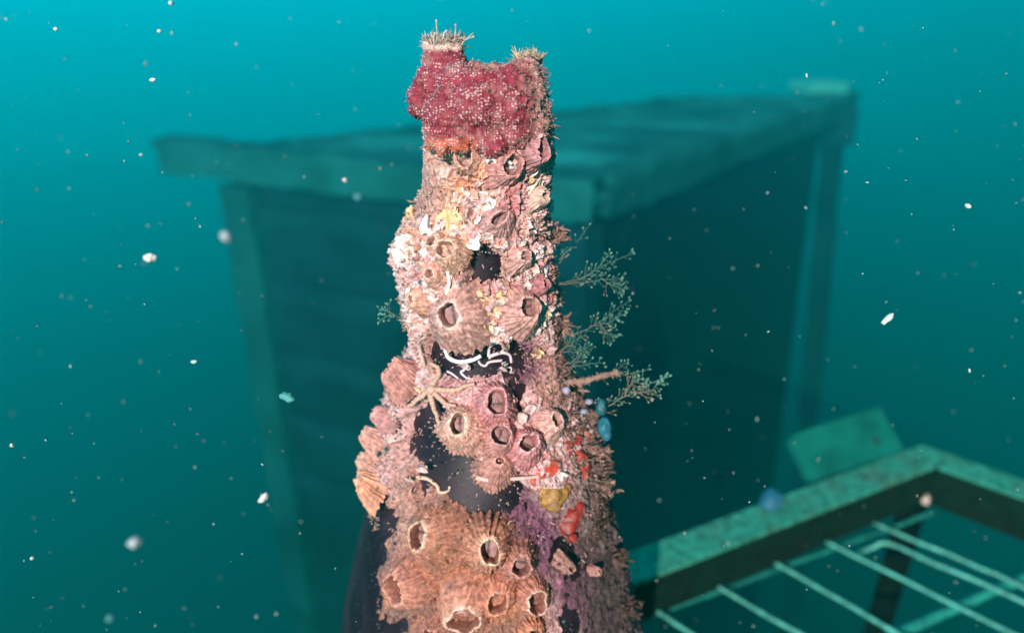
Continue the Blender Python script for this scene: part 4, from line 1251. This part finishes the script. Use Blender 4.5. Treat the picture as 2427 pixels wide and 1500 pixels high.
# scruffy brown turf down the right side
for _ in range(760):
    py = 470 + (1560 - 470) * random.random() ** 0.75
    z, Zd = pyz(py)
    th_ = random.uniform(-0.75, 0.45) if py > 850 else random.uniform(-0.35, 0.5)
    if py < 1000 and random.random() < 0.45: continue
    R = float(Rout(th_, z)) * 0.965
    p = np.array([X0 + R * math.cos(th_), R * math.sin(th_), z])
    nrm = np.array([math.cos(th_), math.sin(th_), 0.15])
    ppx, _, _ = project(p)
    if py > 850 and 1265 < ppx < 1405 and 1030 < py < 1290 and random.random() < 0.8: continue
    dk = 0.24 if py > 1120 else 0.75  # turf colour darker low down, standing in for light falling off there
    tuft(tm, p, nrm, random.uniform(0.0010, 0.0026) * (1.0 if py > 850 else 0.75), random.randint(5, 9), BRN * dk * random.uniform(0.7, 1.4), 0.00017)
# short fuzz over the silty film on the left
for _ in range(900):
    py = random.uniform(330, 1500)
    th_ = random.uniform(-math.pi * 1.06, -math.pi * 0.80)
    z, Zd = pyz(py)
    if py > 1180: th_ = random.uniform(-2.5, -2.1)
    R = float(Rout(th_, z)) * 0.965
    p = np.array([X0 + R * math.cos(th_), R * math.sin(th_), z])
    nrm = np.array([math.cos(th_), math.sin(th_), 0.25])
    tuft(tm, p, nrm, random.uniform(0.0005, 0.0014), 2, np.array([0.50, 0.33, 0.27]) * random.uniform(0.7, 1.2), 0.00013)
# sparse hairs over the whole front
for _ in range(1500):
    py = random.uniform(350, 1540); px = random.uniform(880, 1440)
    z, Zd = pyz(py)
    th_ = random.uniform(-3.0, -0.2)
    R = float(Rout(th_, z)) * 0.955
    if random.random() < 0.3: R += 0.001
    p = np.array([X0 + R * math.cos(th_), R * math.sin(th_), z])
    nrm = np.array([math.cos(th_), math.sin(th_), 0.2])
    vx, vy, _ = project(p)
    tuft(tm, p, nrm, random.uniform(0.0004, 0.0011), 2, np.array([0.46, 0.28, 0.23]) * random.uniform(0.6, 1.3), 0.00014)
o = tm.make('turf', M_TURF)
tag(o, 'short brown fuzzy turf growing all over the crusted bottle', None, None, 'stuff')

def tuft_thing(spots, label, color, length, r0, cnt, Zc=0.182, direction=UP, spread=1.0):
    mb = MB()
    p0 = None
    for (x, y) in spots:
        p = at(x, y, Zc + random.uniform(-0.004, 0.004))
        if p0 is None: p0 = p
        tuft(mb, p, np.asarray(direction, float), length, cnt, color, r0)
    o = build('algae_tuft', np.array(mb.v) - p0, mb.f, M_TURF, None, np.array(mb.c))
    o.location = p0
    return tag(o, label, 'algae tuft', 'fuzzy tufts on the bottle top')
tuft_thing([(x, 108 + random.uniform(-6, 8)) for x in range(1012, 1100, 4)], 'pale fuzzy tuft on the tall left horn of the maroon colony', (0.42, 0.31, 0.25), 0.0024, 0.00011, 16)
tuft_thing([(x, 148 + random.uniform(-8, 6)) for x in range(1222, 1284, 4)], 'tan fuzzy tuft on the right shoulder of the maroon colony', (0.42, 0.32, 0.22), 0.0022, 0.00011, 18)
tuft_thing([(1278 + (y - 170) * 0.12, y) for y in range(165, 330, 7)], 'brown fuzz along the right side of the maroon colony', (0.34, 0.21, 0.18), 0.0020, 0.00011, 9, 0.182, RT + 0.3 * UP)
# stalks rising from the left horn
mb = MB()
for pts in ([(1037, 104), (1036, 85), (1034, 50)], [(1050, 100), (1052, 80), (1058, 74)], [(1076, 104), (1079, 80), (1080, 60)], [(1092, 110), (1102, 96), (1122, 88)], [(1030, 106), (1028, 92), (1030, 80)]):
    P = smooth_path([at(x, y, 0.180) for x, y in pts], 8)
    mb.tube(P, np.linspace(0.00028, 0.00015, 8), (0.50, 0.42, 0.36), 5)
    mb.blob(P[-1], 0.0003, (0.6, 0.5, 0.42))
o = mb.make('hydroid_tuft', M_TURF); tag(o, 'thin bare stalks standing on the tall left horn of the colony', 'hydroid', 'hydroids on the bottle')

# ------------------------------------------------------------------ hydroid sprays
GH = np.array([0.10, 0.23, 0.165]); GB = np.array([0.26, 0.16, 0.11])
def spray(stems, label, Z=0.203, nb=16, blen=28, seed=0, brown=0.4, bud=2.8, thick=0.00010):
    random.seed(seed)
    mb = MB()
    root = None
    for st in stems:
        n = 18
        P = smooth_path([at(x, y, Z + 0.002 * i) for i, (x, y) in enumerate(st)], n)
        P = [p + 0.0004 * np.array([vnoise(np.array([p * 500]), 1)[0], 0, vnoise(np.array([p * 500]), 3)[0]]) for p in P]
        if root is None: root = P[0]
        cc = np.array([GB * max(0, 1 - i / (n * brown + 1e-6)) + GH * min(1, i / (n * brown + 1e-6)) for i in range(n)])
        mb.tube(P, np.linspace(thick * 1.5, thick * 0.7, n), cc, 4)
        tdir = P[-1] - P[0]; tdir /= np.linalg.norm(tdir)
        side = np.cross(tdir, FW); side /= np.linalg.norm(side)
        for b_ in range(nb):
            u = 0.18 + 0.82 * (b_ + random.random() * 0.6) / nb
            i = min(int(u * (n - 1)), n - 1)
            s_ = 1 if b_ % 2 else -1
            ln = blen * random.uniform(0.45, 1.25) * Z / FPX * (1.1 - 0.5 * u)
            d = tdir * random.uniform(0.4, 0.9) + side * s_ * random.uniform(0.5, 1.0) + FW * random.uniform(-0.7, 0.7)
            d /= np.linalg.norm(d)
            q = [P[i], P[i] + d * ln * 0.5, P[i] + d * ln + tdir * ln * 0.2]
            mb.tube(q, [thick * 0.8, thick * 0.6, thick * 0.5], cc[i], 3)
            br = bud * Z / FPX * random.uniform(0.6, 1.1)
            mb.blob(q[2], br * 0.75, cc[i] * random.uniform(0.9, 1.6), d, 1.7, 6, 4)
            if random.random() < 0.6:
                d2 = d + 0.9 * side * random.uniform(-1, 1); d2 /= np.linalg.norm(d2)
                q2 = q[1] + d2 * ln * 0.5
                mb.tube([q[1], q2], [thick * 0.6, thick * 0.5], cc[i], 3)
                mb.blob(q2, br * 0.65, cc[i] * 1.3, d2, 1.5, 6, 4)
        mb.blob(P[-1], bud * Z / FPX * 0.8, GH * 1.5, tdir, 1.6, 6, 4)
    o = build('hydroid_spray', np.array(mb.v) - root, mb.f, M_HYD, None, np.array(mb.c))
    o.location = root
    return tag(o, label, 'hydroid', 'hydroids on the bottle')
spray([[(1318, 672), (1360, 664), (1400, 648), (1440, 625), (1502, 600)], [(1370, 664), (1410, 640), (1450, 600)], [(1322, 674), (1400, 668), (1440, 662), (1478, 658)], [(1430, 665), (1460, 680), (1480, 690)]],
      'longest upper hydroid spray, reaching right beside the dark window', seed=3)
spray([[(1318, 620), (1345, 595), (1370, 570), (1398, 533)], [(1325, 622), (1336, 600), (1330, 590)]], 'small hydroid sprig rising steeply above the upper spray', seed=4, nb=6, blen=20)
spray([[(1330, 800), (1380, 785), (1425, 760), (1460, 735), (1492, 714)], [(1400, 775), (1440, 765), (1485, 742)], [(1420, 765), (1440, 790), (1460, 798)]], 'middle hydroid spray between the upper and lower ones', seed=5)
spray([[(1330, 830), (1360, 810), (1388, 795)], [(1335, 835), (1370, 832), (1385, 825)], [(1335, 830), (1350, 805), (1360, 790)]], 'pale feathery fan shaped hydroid under the middle spray', seed=6, nb=12, blen=22, bud=1.6)
spray([[(1375, 985), (1430, 968), (1480, 940), (1530, 915), (1590, 890)], [(1500, 930), (1540, 925), (1570, 902)], [(1480, 940), (1500, 905), (1525, 895)]], 'longest lower hydroid spray with a knobbly brown base', seed=7, nb=18, brown=0.75, bud=3.4, thick=0.00017)
spray([[(1400, 895), (1450, 892), (1490, 885), (1540, 876)], [(1440, 890), (1470, 870), (1490, 858)]], 'thin hydroid sprig just above the longest lower spray', seed=8, nb=8, blen=18)
spray([[(1340, 870), (1385, 865), (1430, 860)], [(1350, 860), (1380, 835), (1400, 815)], [(1345, 880), (1370, 850), (1375, 840)]], 'tangled hydroid sprig at the right edge, level with the dark band', seed=9, nb=9, blen=20)
spray([[(1390, 950), (1430, 948), (1480, 952)]], 'short hydroid twig below the brown arm', seed=10, nb=5, blen=14)
spray([[(960, 758), (935, 748), (918, 735), (924, 712)], [(935, 748), (915, 752), (898, 764)], [(925, 742), (910, 735), (900, 742)]], 'small hydroid sprig on the left edge of the neck', seed=11, nb=6, blen=16, Z=0.196)
random.seed(21)
# brown fuzzy arm
P = smooth_path([at(x, y, 0.202) for x, y in ((1345, 905), (1385, 902), (1425, 892), (1465, 882))], 20)
mb = MB(); mb.tube(P, [0.0009 * (1 + 0.3 * random.uniform(-1, 1)) for _ in P], BRN * 1.05, 7)
for p in P:
    for _ in range(3):
        tuft(mb, p, np.array([random.gauss(0, 1) for _ in range(3)]) * 0.6, 0.0012, 2, BRN, 0.0002)
o = mb.make('algae_branch', M_TURF); tag(o, 'brown fuzzy branch pointing right above the lower hydroid spray', 'algae branch')
# bushy knots at the base of the lower spray and down the right flank
for (x, y, r, lab) in ((1352, 915, 26, 'brown bushy algae knot around the lilac bead'), (1395, 985, 24, 'bushy tan algae knot at the base of the lower hydroid spray'),
                       (1420, 1075, 26, 'brown algae bush right of the red sponge band'), (1432, 1150, 26, 'brown algae bush jutting from the right edge beside the mustard sponge'),
                       (1330, 1330, 20, 'grey algae bush on the purple crust'), (1460, 1320, 26, 'dark algae bush on the lower right edge in front of the rack rail'),
                       (1480, 1440, 30, 'darkest algae bush at the bottom right edge of the bottle'), (1330, 555, 20, 'brown algae bush on the right edge of the neck above the sprays'),
                       (1340, 770, 20, 'brown algae bush beside the middle hydroid spray')):
    p, nrm, t = surf(x - 8, y, 0.95)
    mb = MB()
    dk = 0.3 if y > 1280 else 0.85  # low bushes darkened too, the same falloff put into their colour
    for _ in range(20 if r < 24 else 34):
        a = np.array([random.gauss(0, 1) for _ in range(3)]) * r * 0.45 * t / FPX
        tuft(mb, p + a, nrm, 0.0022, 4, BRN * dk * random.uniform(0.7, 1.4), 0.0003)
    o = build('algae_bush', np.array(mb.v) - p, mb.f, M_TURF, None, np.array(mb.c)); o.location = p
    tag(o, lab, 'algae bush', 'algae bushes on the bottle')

# ------------------------------------------------------------------ drifting particles
def speck(px, py, Z, r, label, c=(0.85, 0.8, 0.78), stretch=1.0, ang=0.0):
    a = math.radians(ang)
    lump('drifting_speck', at(px, py, Z), r * 0.8 * Z / FPX, np.array(c) * 0.75, label, 'drifting speck', M_SPECK, 'larger specks drifting in the water', stretch, RT * math.cos(a) + UP * math.sin(a), 0.3, 16)
for q in ((355, 611, 0.15, 13, 'bright white oval speck drifting left of the frame post', (0.95, 0.88, 0.85), 1.5, 15),
          (535, 561, 0.105, 14, 'blurred pale round speck in front of the left frame post', (0.6, 0.62, 0.66), 1.0, 0),
          (319, 1286, 0.11, 15, 'blurred pale triangular speck low on the left', (0.55, 0.6, 0.62), 1.2, 20),
          (624, 1180, 0.15, 10, 'white elongated speck low down, left of the bottle', (0.9, 0.8, 0.75), 1.9, 50),
          (405, 8, 0.17, 6, 'white speck at the very top edge, left side', (0.95, 0.9, 0.85), 1.2, 0),
          (378, 75, 0.17, 5, 'bright cream speck near the top left, below the one at the edge', (0.95, 0.85, 0.75), 1.2, 0),
          (132, 70, 0.17, 5, 'small white speck in the top left corner area', (0.9, 0.9, 0.85), 1.1, 0),
          (817, 427, 0.145, 7, 'pale pinkish speck left of the upper neck', (0.75, 0.62, 0.6), 1.0, 0),
          (848, 467, 0.11, 9, 'faint blurred round speck below the pinkish one', (0.12, 0.4, 0.42), 1.0, 0),
          (680, 941, 0.16, 12, 'faint teal smear shaped speck left of the shoulder', (0.1, 0.45, 0.42), 1.9, -25),
          (2104, 755, 0.2, 8, 'white squiggle shaped speck right of the frame', (0.9, 0.9, 0.8), 2.6, 40),
          (2294, 489, 0.2, 6, 'cream speck alone at the far right', (0.9, 0.85, 0.7), 1.5, -30),
          (362, 190, 0.19, 5, 'white elongated speck near the top left, over open water', (0.9, 0.9, 0.85), 1.8, 10),
          (28, 1055, 0.18, 5, 'yellowish speck at the far left edge', (0.9, 0.8, 0.6), 1.2, 10),
          (76, 1322, 0.18, 4.5, 'tiny yellowish speck in the lower left corner area', (0.9, 0.8, 0.6), 1.2, 60),
          (260, 1465, 0.11, 9, 'faint blurred speck at the bottom left', (0.12, 0.4, 0.4), 1.0, 0),
          (460, 857, 0.19, 5, 'pale speck level with the brittle star, far left of it', (0.6, 0.8, 0.75), 1.9, 5)):
    speck(q[0], q[1], q[2], q[3], q[4], q[5], q[6], q[7])

mb = MB()
random.seed(5)
for _ in range(680):
    px = random.uniform(-200, 2630); py = random.uniform(-150, 1650)
    Z = 0.135 + (0.2 if random.random() < 0.8 else 0.7) * random.random() ** 1.2
    p = at(px, py, Z)
    if math.hypot(p[0] - X0, p[1]) < 0.062: continue
    r = min(random.choice((0.8, 0.9, 1.0, 1.1, 1.3, 2.0)) * random.uniform(0.6, 1.2), 2.4) * Z / FPX * (1.25 if Z < 0.4 else 0.8)
    mb.blob(p, r, np.array([0.62, 0.74, 0.68]) * random.uniform(0.2, 0.95), [random.gauss(0, 1) for _ in range(3)], random.uniform(1, 2.4), 5, 3, 0.3)
o = mb.make('marine_snow', M_SPECK); tag(o, 'fine pale specks drifting throughout the water', None, None, 'stuff')
